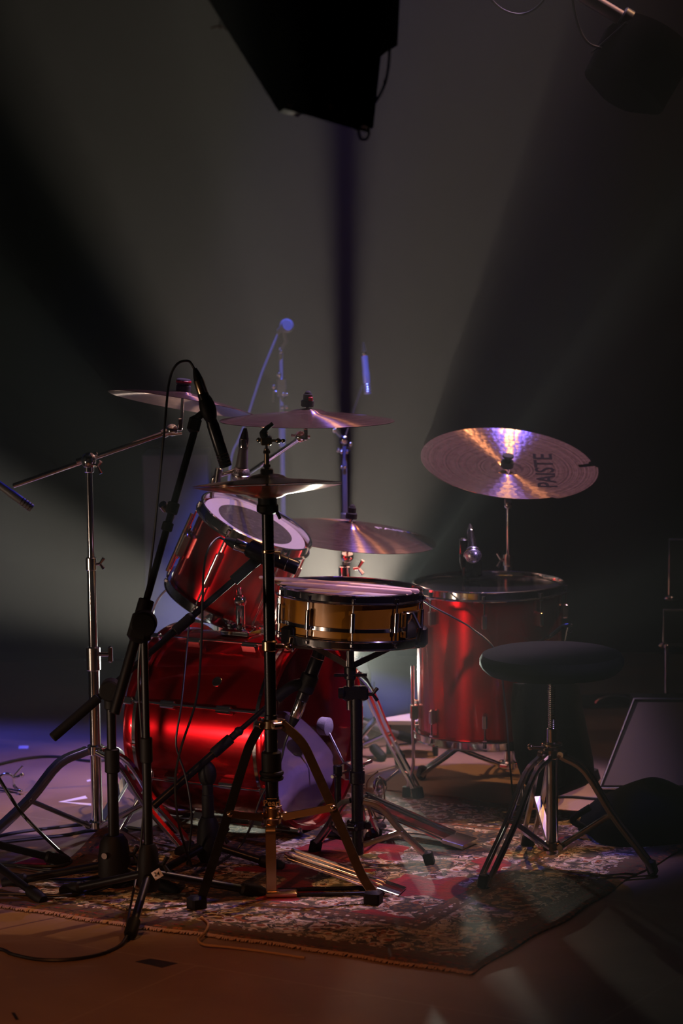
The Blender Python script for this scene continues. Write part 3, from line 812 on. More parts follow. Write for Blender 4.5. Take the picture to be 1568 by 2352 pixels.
# tom holder on top of the shell
tb = BC - BA * BL * 0.52 + eu * (Rs - 0.002)
tm = MB().box(frame(tb + eu * 0.008, eu, BA), (0.09, 0.07, 0.018), 0.004).cyl(tb, tb + eu * 0.085, 0.013, 16)
mb_ = TC - TN * TL * 0.62 + (TN.cross(Vector((0, 1, 0))).normalized()) * -0.02 + Vector((0.05, 0.155, -0.0))
tm.ball(tb + eu * 0.092, 0.018)
tm.tube(smoothpts([tb + eu * 0.09, tb + eu * 0.13 + Vector((0, 0.06, 0)), mb_], 5), 0.0085, 12)
hld = part('tom_holder', tm, M['chrome'], broot)
knob(k_ := MB(), tb + eu * 0.05, (0, -1, 0.1), 0.012, 0.04)
part('wing_screw', k_, M['chrome'], hld)

# pillow inside the bass drum
pb = BC - BA * 0.16
pm = MB(); vs = []; fs = []
nu, nv = 28, 18
PF = frame(Vector((BC.x, BC.y, 0.165)) - BA * 0.105 + ef_ * 0.01, (BA * 0.72 + eu * 0.62 + ef_ * 0.2).normalized(), BA.cross(eu))
for side in (1, -1):
    for j in range(nv + 1):
        for i in range(nu + 1):
            u, v = i / nu * 2 - 1, j / nv * 2 - 1
            bul = (max(0, 1 - u ** 4) * max(0, 1 - v ** 4)) ** 0.5
            z = side * (0.055 * bul + 0.006 * math.sin(u * 7 + v * 3) * bul)
            q = PF @ Vector((u * 0.19 * math.sqrt(1 - v * v / 2.6), v * 0.165 * math.sqrt(1 - u * u / 2.6), z))
            dp = (BC - q).dot(BA); rad_ = q - BC + BA * dp      # pressed against the head and the shell
            dp = max(0.030, min(BL - 0.04, dp))
            rl = rad_.length; rad_ = rad_ * (min(rl, BR - 0.034) / max(rl, 1e-6))
            vs.append(BC - BA * dp + rad_)
n1 = (nu + 1) * (nv + 1)
for side in (0, 1):
    for j in range(nv):
        for i in range(nu):
            a = side * n1 + j * (nu + 1) + i
            fs.append((a, a + 1, a + nu + 2, a + nu + 1))
solo('pillow', 'pale pillow stuffed inside the bass drum behind the clear head', 'pillow', pm.add(vs, fs), M['pillow'], F=PF)

# ------------------------------------------------------------------ tripods
def hub(mb, c, r, h, n=3, az=0.0, lugr=0.010):
    mb.cyl(c - Vector((0, 0, h / 2)), c + Vector((0, 0, h / 2)), r, 20)
    for k in range(n):
        a = az + 2 * math.pi * k / n
        d = Vector((math.cos(a), math.sin(a), 0))
        mb.cyl(c + d * (r + 0.006) + d.cross(eu) * 0.012, c + d * (r + 0.006) - d.cross(eu) * 0.012, lugr, 10)
    return mb
def braced_leg(root, top, foot, low, m, wd=0.016, bow=0.25, dbl=True, rub='rubber'):
    """a braced flat stand leg from the upper hub to its foot, with the strut from the lower hub"""
    top, foot, low = Vector(top), Vector(foot), Vector(low)
    h = Vector((foot.x - top.x, foot.y - top.y, 0)); side = h.cross(eu).normalized()
    out = h.normalized()
    k1 = top.lerp(foot, 0.16) + out * h.length * 0.10 + eu * 0.012
    k2 = top.lerp(foot, 0.90) + out * 0.006 + eu * 0.012
    ft = foot + eu * 0.012
    mb = MB()
    path = smoothpts([top, k1, top.lerp(foot, 0.5) + out * 0.012 + eu * 0.006, k2, ft], 4)
    if dbl:
        for s_ in (-1, 1):
            mb.flat([p + side * s_ * (wd * 0.55) for p in path], wd * 0.42, 0.012, side)
    else:
        mb.flat(path, wd, 0.020, side)
    leg = part('leg', mb, m, root)
    mid = path[int(len(path) * 0.52)]
    part('strut', MB().flat([low, mid], wd * 0.7, 0.013, side).cyl(mid - side * 0.014, mid + side * 0.014, 0.005, 8), m, leg)
    part('rubber_foot', MB().box(frame(foot + eu * 0.021 - out * 0.004, (eu * 1.0 - out * 0.3), side), (0.030, 0.024, 0.040), 0.006), M[rub], leg)
    return leg

# ---- left chrome boom stand
g = G(224, 1922); g.z = 0
t0 = UP(g, 1058)
root = thing('cymbal_stand', 'chrome boom cymbal stand on the left, its long arm pointing left', 'stand', g)
top_h, low_h = UP(g, 1722), UP(g, 1893)
part('lower_tube', MB().cyl(low_h - eu * 0.012, UP(g, 1492), 0.0148, 24).cyl(UP(g, 1500), UP(g, 1490), 0.0152), M['chrome'], root)
part('middle_tube', MB().cyl(UP(g, 1500), UP(g, 1285), 0.0118, 20), M['chrome'], root)
part('upper_tube', MB().cyl(UP(g, 1300), t0, 0.0090, 18), M['chrome'], root)
c_ = part('height_clamp', MB().cyl(UP(g, 1540), UP(g, 1485), 0.0185, 20), M['dchrome'], root)
c2_ = part('height_clamp', MB().cyl(UP(g, 1310), UP(g, 1280), 0.0145, 18), M['dchrome'], root)
kk = MB(); p = UP(g, 1502); kk.cyl(p, p + Vector((0.045, -0.01, 0)), 0.006, 10); kk.box(frame(p + Vector((0.046, -0.01, 0.0)), eu), (0.012, 0.012, 0.045), 0.004)
part('wing_screw', kk, M['chrome'], c_)
kk = MB(); p = UP(g, 1296); knob(kk, p + Vector((0.012, 0, 0)), (1, -0.2, 0.1), 0.009, 0.022)
part('wing_screw', kk, M['chrome'], c2_)
part('leg_hub', hub(MB(), top_h, 0.022, 0.028, 3, R_(200)), M['chrome'], root)
part('lower_hub', hub(MB(), low_h, 0.022, 0.022, 3, R_(200)), M['chrome'], root)
for fx, fy in ((-48, 1960), (437, 1968), (258, 1830)):
    ft = G(fx, fy)
    d = (ft - g); d.z = 0; d.normalize()
    if fy == 1830: ft = g + Vector((0.12, 0.30, 0)); d = (ft - g).normalized()
    braced_leg(root, top_h + d * 0.026, ft, low_h + d * 0.024, M['chrome'] if fx > 0 else M['dchrome'], 0.034 if fx > 0 else 0.026, dbl=fx > 0)
tl = MB().ball(t0, 0.020, sz=(1, 1, 1.15)).cyl(UP(g, 1085), t0, 0.014, 16)
knob(tl, t0 + Vector((0.014, -0.012, -0.01)), (0.9, -0.4, -0.3), 0.010, 0.022)
ba, bb = P(30, 1116, Y1), P(392, 990, Y1)
tlt = part('boom_clamp', tl, M['chrome'], root)
bm_ = MB().cyl(ba, bb, 0.0066, 16).cyl(P(225, 1043, Y1), P(175, 1061, Y1), 0.0088)
part('boom_arm', bm_, M['chrome'], root)
tt = MB().ball(P(395, 988, Y1), 0.0165).cyl(P(372, 998, Y1), P(384, 992, Y1), 0.012)
tt.box(frame(P(414, 975, Y1), eu), (0.010, 0.016, 0.034), 0.002).cyl(P(372, 1000, Y1 - .02), P(418, 996, Y1 - .02), 0.003, 8)
part('tilter', tt, M['chrome'], root)
part('cymbal_rod', MB().cyl(P(416, 985, Y1), P(421, 876, Y1), 0.0042, 10), M['chrome'], root)
q0, q1 = P(420, 903, Y1), P(422, 884, Y1)
part('felt', MB().cyl(q0, q1, 0.0195, 20), M['felt'], root)
wn = part('wing_nut', MB().cyl(P(421, 883, Y1), P(422, 870, Y1), 0.0200, 8), M['felt'], root)
part('red_ring', MB().cyl(P(421.5, 879, Y1), P(421.8, 874, Y1), 0.0206, 14), M['redplastic'], wn)

# ---- helper for plain stand with vertical pole + cymbal tilter
def cym_top(root, a, b, feltc='felt', r=0.016):
    """rod, felt and wing nut that hold a cymbal; a under it, b above it"""
    a, b = Vector(a), Vector(b)
    part('cymbal_rod', MB().cyl(a, b, 0.0042, 10), M['chrome'], root)
    u = (b - a).normalized()
    part('felt', MB().cyl(b - u * 0.030, b - u * 0.012, r, 20), M[feltc], root)
    part('wing_nut', MB().cyl(b - u * 0.012, b + u * 0.004, r * 0.7, 14).ball(b + u * 0.003, r * 0.55), M['felt'], root)

# ---- stand of the blue-lit crash
g2 = P(506, 1500, 7.72); g2.z = 0
root = thing('cymbal_stand', 'chrome boom stand rising behind the rack tom under the blue-lit cymbal', 'stand', g2)
e0 = Vector((g2.x, g2.y, P(506, 1135, 7.72).z))
part('pole', MB().cyl(g2 + eu * 0.04, e0, 0.0095, 18), M['chrome'], root)
part('clamp', MB().ball(e0, 0.019), M['chrome'], root)
ba, bb = e0 + (e0 - P(686, 1008, Y2)).normalized() * 0.10, P(690, 1006, Y2)
part('boom_arm', MB().cyl(ba, bb, 0.0068, 16), M['chrome'], root)
part('tilter', MB().ball(P(690, 1003, Y2), 0.015).box(frame(P(702, 998, Y2), eu), (0.010, 0.014, 0.03), 0.002).cyl(P(668, 1000, Y2), P(712, 1004, Y2), 0.0035, 8), M['chrome'], root)
cym_top(root, P(702, 1000, Y2), P(707, 908, Y2), r=0.017)
part('red_cap', MB().cyl(P(713, 921, Y2 - 0.012), P(713, 912, Y2 - 0.012), 0.006, 10), M['redplastic'], root)
for k in range(3):
    a = R_(70 + 120 * k); d = Vector((math.cos(a), math.sin(a), 0))
    if k == 2: d = Vector((-0.25, -0.6, 0)).normalized()
    braced_leg(root, g2 + eu * 0.26 + d * 0.02, g2 + d * (0.24 if k != 2 else 0.10), g2 + eu * 0.08 + d * 0.015, M['chrome'], 0.018)

# ---- stand of the brown cymbal behind the snare
g3 = P(793, 1500, 7.62); g3.z = 0
root = thing('cymbal_stand', 'chrome cymbal stand behind the snare, holding the brown cymbal', 'stand', g3)
part('pole', MB().cyl(g3 + eu * 0.04, Vector((g3.x, g3.y, P(793, 1300, 7.62).z)), 0.0155, 20), M['chrome'], root)
ptop = Vector((g3.x, g3.y, P(793, 1300, 7.62).z))
part('tilter', MB().cyl(ptop, ptop - eu * 0.04, 0.017).ball(P(797, 1278, 7.60), 0.019).box(frame(P(797, 1262, 7.60), eu), (0.024, 0.02, 0.03), 0.004), M['chrome'], root)
knob(k_ := MB(), P(812, 1306, 7.58), (1, -0.5, 0.2), 0.012, 0.03); part('wing_screw', k_, M['chrome'], root)
cym_top(root, P(796, 1275, 7.60), P(809, 1168, 7.60), r=0.0165)
top_h = g3 + eu * 0.33; low_h = g3 + eu * 0.10
part('leg_hub', hub(MB(), top_h, 0.020, 0.024), M['chrome'], root)
for tx, ty in ((0.20, -0.22), (0.16, 0.24), (-0.10, 0.27)):
    ft = g3 + Vector((tx, ty, 0)); d = Vector((tx, ty, 0)).normalized()
    braced_leg(root, top_h + d * 0.024, ft, low_h + d * 0.02, M['chrome'], 0.018)

# ---- stand of the hammered cymbal behind the floor tom
g4 = P(1168, 1500, 7.72); g4.z = 0
root = thing('cymbal_stand', 'straight chrome stand behind the floor tom, holding the broken cymbal', 'stand', g4)
part('lower_tube', MB().cyl(g4 + eu * 0.01, g4 + eu * 0.40, 0.0165, 24), M['chrome'], root)
part('middle_tube', MB().cyl(g4 + eu * 0.38, UP(g4, 1283), 0.0125, 20), M['chrome'], root)
part('upper_tube', MB().cyl(UP(g4, 1290), UP(g4, 1160), 0.0058, 12), M['chrome'], root)
k_ = MB().cyl(UP(g4, 1300), UP(g4, 1272), 0.0155, 16)
knob(k_, UP(g4, 1285) + Vector((-0.01, -0.004, 0)), (-1, -0.4, 0.05), 0.013, 0.022)
part('height_clamp', k_, M['dchrome'], root)
part('tilter', MB().ball(UP(g4, 1160), 0.012).box(frame(UP(g4, 1150), eu), (0.022, 0.018, 0.020), 0.004), M['dchrome'], root)
a = UP(g4, 1158); b = c4 + c4n * 0.016
part('cymbal_rod', MB().cyl(a, b, 0.004, 10), M['chrome'], root)
part('felt', MB().cyl(c4 - c4n * 0.016, c4 + c4n * 0.006, 0.019, 24), M['felt'], root)
part('wing_nut', MB().cyl(c4 + c4n * 0.006, c4 + c4n * 0.015, 0.009, 16).cyl(c4 + c4n * 0.015, c4 + c4n * 0.023, 0.0165, 16), M['felt'], root)
top_h = g4 + eu * 0.165; low_h = g4 + eu * 0.03
part('leg_hub', hub(MB(), top_h, 0.024, 0.028), M['chrome'], root)
part('lower_hub', hub(MB(), low_h, 0.024, 0.022), M['chrome'], root)
for tx, ty in ((-0.26, -0.05), (0.24, -0.12), (0.03, 0.27)):
    ft = g4 + Vector((tx, ty, 0)); d = Vector((tx, ty, 0)).normalized()
    braced_leg(root, top_h + d * 0.028, ft, low_h + d * 0.024, M['chrome'], 0.022)

# ------------------------------------------------------------------ hi-hat
gh = G(628, 2062); gh.z = 0; YH = gh.y
hn = (UP(gh, 1100) - gh).normalized()
root = thing('hi_hat_stand', 'black and gold pedal stand standing front and centre under two cymbals', 'stand', gh)
S = lambda py: UP(gh, py)
part('upper_tube', MB().cyl(S(1655), S(1165), 0.0140, 24), M['blackmetal'], root)
part('lower_tube', MB().cyl(S(1888), S(1640), 0.0158, 24), M['blackmetal'], root)
part('cup', MB().lathe([(0.018, 0), (0.026, 0.006), (0.026, 0.020), (0.0225, 0.024), (0.0225, 0.040), (0.026, 0.044), (0.022, 0.056), (0.008, 0.060)], frame(S(1180), eu), 28), M['rubber'], root)
cup2 = MB().cyl(S(1180) + Vector((0.022, -0.006, 0.006)), S(1180) + Vector((0.030, -0.008, -0.012)), 0.004, 8)
part('tilt_screw', cup2, M['rubber'], root)
cl = MB().cyl(S(1495), S(1470), 0.0185, 20).box(frame(S(1484) + Vector((0.026, -0.004, 0)), eu), (0.02, 0.012, 0.014), 0.003)
cl.ball(S(1484) + Vector((0.046, -0.006, 0.0)), 0.010)
cl.cyl(S(1484) + Vector((0.048, -0.006, 0.0)), S(1484) + Vector((0.052, -0.006, 0.022)), 0.005)
part('height_clamp', cl, M['gold'], root)
part('wire_hook', MB().tube([S(1268) + Vector((0.013, -0.004, 0)), S(1268) + Vector((0.028, -0.006, 0)), S(1283) + Vector((0.028, -0.006, 0))], 0.002, 8).cyl(S(1270), S(1262), 0.0158), M['gold'], root)
part('sleeve', MB().cyl(S(1790), S(1725), 0.0240, 24).torus(S(1775), eu, 0.024, 0.006, 40, 8).torus(S(1787), eu, 0.024, 0.005, 40, 8), M['rubber'], root)
part('leg_hub', hub(MB(), S(1662), 0.024, 0.024, 4, R_(30), 0.009), M['gold'], root)
lowc = part('lower_collar', MB().cyl(S(1892), S(1850), 0.0215, 24).torus(S(1852), eu, 0.021, 0.003, 40, 8).torus(S(1876), eu, 0.022, 0.004, 40, 8).ball(S(1872) + Vector((-0.030, -0.012, 0)), 0.012).ball(S(1872) + Vector((0.030, -0.012, 0)), 0.012), M['gold'], root)
nm = part('name_plate', MB().lathe([(0.0165, 0), (0.0172, 0.001), (0.0172, 0.021), (0.0165, 0.022)], frame(S(1850), eu), 32, closed=True), M['blackmetal'], root)
FN = frame(S(1841) + Vector((0, -0.0185, 0)), (0, -1, 0.0), (1, 0, 0))
text('lettering', 'Pearl', 0.021, FN, M['goldprint'], nm, 0.0003)
part('name_line', MB().box(frame(S(1831) + Vector((0, -0.0176, 0)), (0, -1, 0), (1, 0, 0)), (0.024, 0.0012, 0.001), 0.0002), M['goldprint'], nm)
# front flat post
ft0 = gh + Vector((0, -0.012, 0))
part('front_post', MB().flat(smoothpts([S(1890) + Vector((-0.004, 0.0, 0.004)), S(1900) + Vector((-0.004, -0.02, 0)), S(1925) + Vector((-0.004, -0.024, 0)), gh + Vector((-0.004, -0.024, 0.010))], 5), 0.025, 0.008, (1, 0, 0)).box(frame(gh + Vector((0.02, -0.022, 0.0165)), eu, (1, 0, 0)), (0.075, 0.035, 0.014), 0.003), M['gold'], root)
# legs
for fx, fy, m, side in ((452, 2093, 'blackmetal', -1), (857, 2080, 'gold', 1)):
    ft = G(fx, fy); d = (ft - gh); d.z = 0; dn = d.normalized(); sdv = dn.cross(eu)
    tp = S(1664) + dn * 0.026
    if side > 0:
        pts = [tp + dn * 0.004, P(692, 1702, YH), P(722, 1758, YH), P(790, 1905, YH), P(828, 1990, YH), ft + Vector((0, 0, 0.03))]
    else:
        pts = [tp, P(584, 1690, YH), P(566, 1730, YH), P(520, 1875, YH), P(470, 2030, YH), ft + Vector((0, 0, 0.03))]
    pts = [Vector((p.x, YH + (ft.y - YH) * max(0, min(1, (p - tp).length / (ft - tp).length)), p.z)) for p in pts]
    leg = part('leg', MB().flat(smoothpts(pts, 5), 0.022, 0.007, Vector((1, 0, 0.45 * side))), M[m], root)
    midp = P(765, 1845, YH) if side > 0 else P(530, 1856, YH)
    midp.y = (YH + ft.y) / 2 - 0.003
    part('strut', MB().flat([S(1872) + dn * 0.028 - Vector((0, 0.012, 0)), midp], 0.018, 0.005, (0, 0, 1)).ball(midp - Vector((0, 0.006, 0)), 0.0075), M['gold'], leg)
    part('rubber_foot', MB().box(frame(ft + eu * 0.019, eu, dn), (0.040, 0.036, 0.037), 0.006), M['rubber'], leg)
# footboard and base frame of the pedal
h0, h1 = G(660, 1995, 0.05), G(915, 2066, 0.012)
h0 = Vector((gh.x + 0.035, gh.y + 0.085, 0.085)); h1 = G(905, 2046, 0.012)
pd = (h1 - h0).normalized(); ps = pd.cross(eu).normalized()
part('footboard', MB().flat([h0, h0.lerp(h1, .5), h1 + pd * -0.03], 0.075, 0.006, ps).flat([h0 + ps * 0.03 + eu * 0.006, h1 - pd * 0.03 + ps * 0.03 + eu * 0.006], 0.007, 0.008, ps).flat([h0 - ps * 0.03 + eu * 0.006, h1 - pd * 0.03 - ps * 0.03 + eu * 0.006], 0.007, 0.008, ps).flat([h0 + eu * 0.005, h1 - pd * 0.03 + eu * 0.005], 0.012, 0.005, ps), M['chrome'], root)
part('heel_plate', MB().flat([h1 - pd * 0.035, h1 + pd * 0.02 - eu * 0.0], 0.078, 0.014, ps), M['chrome'], root)
part('base_rod', MB().cyl(gh + Vector((0.01, 0.02, 0.014)), Vector((h1.x, h1.y, 0.014)) - ps * 0.03, 0.005, 10).cyl(gh + Vector((0.01, -0.03, 0.014)), Vector((h1.x, h1.y, 0.014)) + ps * 0.03, 0.005, 10), M['blackmetal'], root)
# rod and clutch
r0, r1 = S(1175), S(985)
part('pull_rod', MB().cyl(r0, r1 + eu * 0.004, 0.0034, 10), M['chrome'], root)
ct = MB().box(frame(S(1012), eu), (0.026, 0.022, 0.022), 0.003).cyl(S(1030), S(1090), 0.0062, 14).cyl(S(1034), S(1042), 0.0085, 6).cyl(S(1066), S(1074), 0.0085, 6)
ct.cyl(S(1012) + Vector((0.012, -0.004, 0)), S(1012) + Vector((0.038, -0.008, 0)), 0.0035).ball(S(1012) + Vector((0.028, -0.007, 0)), 0.0065).ball(S(1012) + Vector((0.040, -0.008, 0)), 0.005).ball(S(1010) + Vector((-0.018, -0.004, 0)), 0.006)
clu = part('clutch', ct, M['gold'], root)
part('wing_screw', MB().tube(smoothpts([S(1003) + Vector((-0.004, -0.01, 0)), S(990) + Vector((-0.006, -0.012, 0)), S(972) + Vector((0.016, -0.012, 0))], 4), [0.009, 0.009, 0.009, 0.009, 0.007, 0.006, 0.006, 0.005, 0.005][:9], 10), M['rubber'], clu)
part('felt', MB().cyl(S(1092), S(1076), 0.0155, 20), M['gold'], root)
hcn = DIR(-0.030, 1.0, 0.005)
HC = S(1112)
cymbal('hi_hat_cymbal', 'upper of the two hi-hat cymbals, facing bell up', HC, hcn, 0.1775, M['hat'], bow=0.085, bell=0.26, bellh=0.075)
cymbal('hi_hat_cymbal', 'lower of the two hi-hat cymbals, upside down under its twin', HC - hcn * 0.005, hcn, 0.1775, M['hat'], bow=0.13, bell=0.26, bellh=0.06, inv=True)

# ------------------------------------------------------------------ snare stand
gs = G(822, 1985); gs.z = 0; YS = gs.y
root = thing('snare_stand', 'dark chrome stand whose basket cradles the amber snare drum', 'stand', gs)
S = lambda py: UP(gs, py)
part('lower_tube', MB().cyl(S(1962), S(1600), 0.0150, 22), M['blackmetal'], root)
ut0, ut1 = S(1630) + Vector((-0.014, 0, 0)), S(1482) + Vector((-0.014, 0, 0))
part('upper_tube', MB().cyl(ut0, ut1, 0.0105, 18), M['chrome'], root)
cl = MB().box(frame(S(1592) + Vector((-0.002, 0, 0)), eu), (0.066, 0.030, 0.036), 0.006).cyl(S(1590) + Vector((-0.045, -0.008, 0)), S(1590) + Vector((-0.03, -0.008, 0)), 0.014, 16).cyl(S(1530) + Vector((-0.014, 0, 0)), S(1560) + Vector((-0.014, 0, 0)), 0.015, 16)
cl.cyl(S(1549) + Vector((-0.055, -0.01, 0)), S(1549) + Vector((0.028, -0.01, 0)), 0.004, 10)
part('height_clamp', cl, M['blackmetal'], root)
knob(k_ := MB(), S(1594) + Vector((0.03, -0.005, 0)), (1, -0.2, 0.0), 0.010, 0.024)
part('wing_screw', k_, M['blackmetal'], root)
part('collar', MB().cyl(S(1800), S(1770), 0.020, 20), M['blackmetal'], root)
part('leg_hub', hub(MB(), S(1895), 0.020, 0.024), M['blackmetal'], root)
hb0 = ut1 + eu * 0.004
scb = SN - snn * SNL
for (dx, dy) in ((0.155, -0.03), (-0.125, -0.085), (-0.02, 0.15)):
    tip = scb + Vector((dx, dy, 0)) * 1.16; tip.z = scb.z - dx * 0.055 - 0.004
    arm = MB().flat(smoothpts([hb0 + Vector((dx, dy, 0)) * 0.08, hb0.lerp(tip, 0.55) - eu * 0.006, tip - eu * 0.002], 4), 0.020, 0.006, eu)
    arm_o = part('basket_arm', arm, M['dchrome'], root)
    part('strut', MB().flat([ut1 - eu * 0.055, hb0.lerp(tip, 0.58) - eu * 0.01], 0.015, 0.004, eu), M['dchrome'], arm_o)
    dd = Vector((dx, dy, 0)).normalized()
    gp = tip + dd * 0.006 + eu * 0.014
    part('rubber_grip', MB().box(frame(gp + eu * 0.004 + dd * 0.002, eu, dd), (0.022, 0.040, 0.052), 0.006), M['rubber'], arm_o)
for fx, fy in ((988, 1990), (722, 1962), (0, 0)):
    ft = G(fx, fy) if fx else gs + Vector((0.05, 0.22, 0)); d = ft - gs; d.z = 0; d.normalize()
    braced_leg(root, S(1840) + d * 0.016, ft, S(1940) + d * 0.016, M['dchrome'], 0.016)

# drumsticks on the snare
def stick(label, a, b, r=0.0070, grp=None):
    a, b = Vector(a), Vector(b); d = (b - a).normalized(); L = (b - a).length
    mb = MB().lathe([(0.0005, 0), (0.0035, 0.002), (0.0048, 0.006), (0.0045, 0.010), (0.0026, 0.018), (0.0040, 0.035), (r, 0.09), (r, L - 0.004), (r * 0.6, L)], frame(a, d), 14)
    return solo('drumstick', label, 'drumstick', mb, M['wood'], loc=a)
hs = (SN - Vector((0, 0, 0)))
def onhead(px, py, r=0.0076):
    # a point resting on the snare head seen at px, py
    d = _F * FPX + CR * (px - W / 2) + CU * (H / 2 - py)
    pl = SN + snn * (r + 0.002)
    return EYE + d * ((pl - EYE).dot(snn) / d.dot(snn))
a, b = onhead(700, 1343), onhead(962, 1359)
dv = (b - a).normalized()
stick('pink-lit drumstick whose tip sticks out left over the snare rim', b - dv * 0.41 + Vector((0, 0, 0.012)), b)
a, b = onhead(735, 1352), onhead(945, 1362)
dv = (b - a).normalized()
stick('second drumstick lying wholly on the snare head, nearer its front rim', b - dv * 0.36 + Vector((0, 0, 0.010)), b)

# ------------------------------------------------------------------ bass drum pedal
gp_ = BC + BA * 0.10; gp_.z = 0
root = thing('kick_pedal', 'bass drum pedal with pale round beater against the clear head', 'pedal', gp_)
sd = BA.cross(eu).normalized()
bx = BC + BA * 0.030; bx.z = P(738, 1668, bx.y).z
axl = gp_ + eu * 0.155
for s_ in (-1, 1):
    part('post', MB().cyl(gp_ + sd * s_ * 0.055 + eu * 0.012, gp_ + sd * s_ * 0.055 + eu * 0.185, 0.009, 12).cyl(gp_ + sd * s_ * 0.055 + eu * 0.17, gp_ + sd * s_ * 0.055 + eu * 0.20, 0.012, 14), M['blackmetal'], root)
part('axle', MB().cyl(gp_ + sd * 0.085 + eu * 0.175, gp_ - sd * 0.13 + eu * 0.175, 0.005, 12).cyl(gp_ + sd * 0.015 + eu * 0.175, gp_ - sd * 0.015 + eu * 0.175, 0.024, 20), M['dchrome'], root)
sh = part('beater_shaft', MB().cyl(gp_ + eu * 0.175, bx - eu * 0.0 + BA * 0.006, 0.0032, 10), M['chrome'], root)
bt = part('beater', MB().lathe([(0.018, -0.016), (0.024, -0.012), (0.024, 0.010), (0.021, 0.014), (0.004, 0.015)], frame(bx + BA * 0.002, -BA), 28), M['beater'], root)
bt['label'] = 'pale felt beater'
part('base_plate', MB().box(frame(gp_ + BA * 0.02 + eu * 0.017, eu, BA), (0.11, 0.15, 0.012), 0.003), M['blackmetal'], root)
fa, fb = gp_ + BA * 0.035 + eu * 0.105, gp_ + BA * 0.30 + eu * 0.026
part('footboard', MB().flat([fa, fb], 0.085, 0.006, sd).flat([fa + eu * .006 + sd * 0.034, fb + eu * .006 + sd * 0.034], 0.006, 0.008, sd).flat([fa + eu * .006 - sd * 0.034, fb + eu * .006 - sd * 0.034], 0.006, 0.008, sd), M['chrome'], root)
part('heel_plate', MB().flat([fb, fb + BA * 0.06 - eu * 0.010], 0.09, 0.012, sd), M['dchrome'], root)
part('base_rod', MB().cyl(gp_ + BA * 0.02 + sd * 0.04 + eu * 0.014, fb + sd * 0.04 - eu * 0.010, 0.003, 8).cyl(gp_ + BA * 0.02 - sd * 0.04 + eu * 0.014, fb - sd * 0.04 - eu * 0.010, 0.003, 8), M['chrome'], root)
part('chain', MB().flat([gp_ + BA * 0.024 + eu * 0.17, fa], 0.014, 0.004, sd), M['blackmetal'], root)
part('spring', MB().tube([gp_ - sd * 0.085 + eu * 0.17 + Vector((0.004 * math.cos(i), 0.004 * math.sin(i), -0.0012 * i)) for i in range(90)], 0.0011, 6), M['dchrome'], root)

# wire-legged second pedal strap seen beyond the snare stand
gq = P(878, 1800, 7.15); gq.z = 0
root = thing('foot_pedal', 'small chrome pedal with a wire loop, beside the snare stand foot', 'pedal', gq)
wl = MB()
pts = [P(868, 1772, 7.12), P(842, 1800, 7.12), P(852, 1850, 7.12), P(866, 1884, 7.12), P(876, 1888, 7.12), P(884, 1870, 7.12), P(880, 1800, 7.12), P(870, 1782, 7.12)]
wl.tube(smoothpts(pts, 4), 0.0022, 8)
part('wire_loop', wl, M['gold'], root)
part('base', MB().prism([P(866, 1882, 7.14), P(890, 1884, 7.14), P(905, 1920, 7.08), P(866, 1912, 7.08)], (0, 0.05, 0)), M['blackmetal'], root)
part('cam', MB().ball(P(872, 1806, 7.17), 0.020, sz=(1, .5, 1.3)).cyl(P(872, 1806, 7.17), P(915, 1770, 7.2), 0.004), M['chrome'], root)
part('post', MB().cyl(Vector((P(872, 1806, 7.17).x, 7.17, 0.012)), P(872, 1800, 7.17), 0.006, 10), M['dchrome'], root)

# ------------------------------------------------------------------ throne
gt = G(1268, 2000); gt.z = 0; YT = gt.y
root = thing('drum_throne', 'round black drummer seat on a chrome tripod, right of the floor tom', 'stool', gt)
S = lambda py: UP(gt, py)
zt, zb = S(1496).z, S(1541).z
st = MB().lathe([(0.02, zb - 0.006), (0.160, zb - 0.004), (0.173, zb + 0.008), (0.179, zb + 0.018), (0.179, zt - 0.018), (0.172, zt - 0.006), (0.155, zt), (0.02, zt + 0.002)], frame(Vector((gt.x, gt.y, 0)), eu), 72)
part('seat', st, M['seat'], root)
part('seat_plate', MB().box(frame(Vector((gt.x, gt.y, zb - 0.010)), eu), (0.14, 0.14, 0.012), 0.003), M['blackmetal'], root)
sp = MB()
tp_, bt_ = Vector((gt.x, gt.y, zb - 0.01)), S(1700)
sp.cyl(bt_, tp_, 0.0085, 14)
z = bt_.z
while z < tp_.z - 0.02:
    sp.torus(Vector((gt.x, gt.y, z)), eu, 0.0088, 0.0014, 16, 6); z += 0.0052
part('threaded_post', sp, M['dchrome'], root)
part('sleeve', MB().cyl(S(1722), S(1672), 0.0130, 18), M['chrome'], root)
part('main_tube', MB().cyl(S(1962), S(1715), 0.0150, 20), M['dchrome'], root)
hb_ = hub(MB(), S(1730), 0.022, 0.026, 3, R_(210)); hb_.cyl(S(1712), S(1706), 0.026, 16)
kk = S(1715); hb_.cyl(kk + Vector((-0.015, -0.01, 0)), kk + Vector((-0.055, -0.014, 0.003)), 0.005, 10).ball(kk + Vector((-0.055, -0.014, 0.003)), 0.008)
part('leg_hub', hb_, M['gold'], root)
part('lower_hub', hub(MB(), S(1942), 0.020, 0.024, 3, R_(210)), M['gold'], root)
for fx, fy in ((1110, 2046), (1500, 2012), (0, 0)):
    ft = G(fx, fy) if fx else gt + Vector((-0.045, 0.24, 0)); d = ft - gt; d.z = 0; d.normalize()
    braced_leg(root, S(1735) + d * 0.024, ft, S(1942) + d * 0.022, M['dchrome'], 0.026)

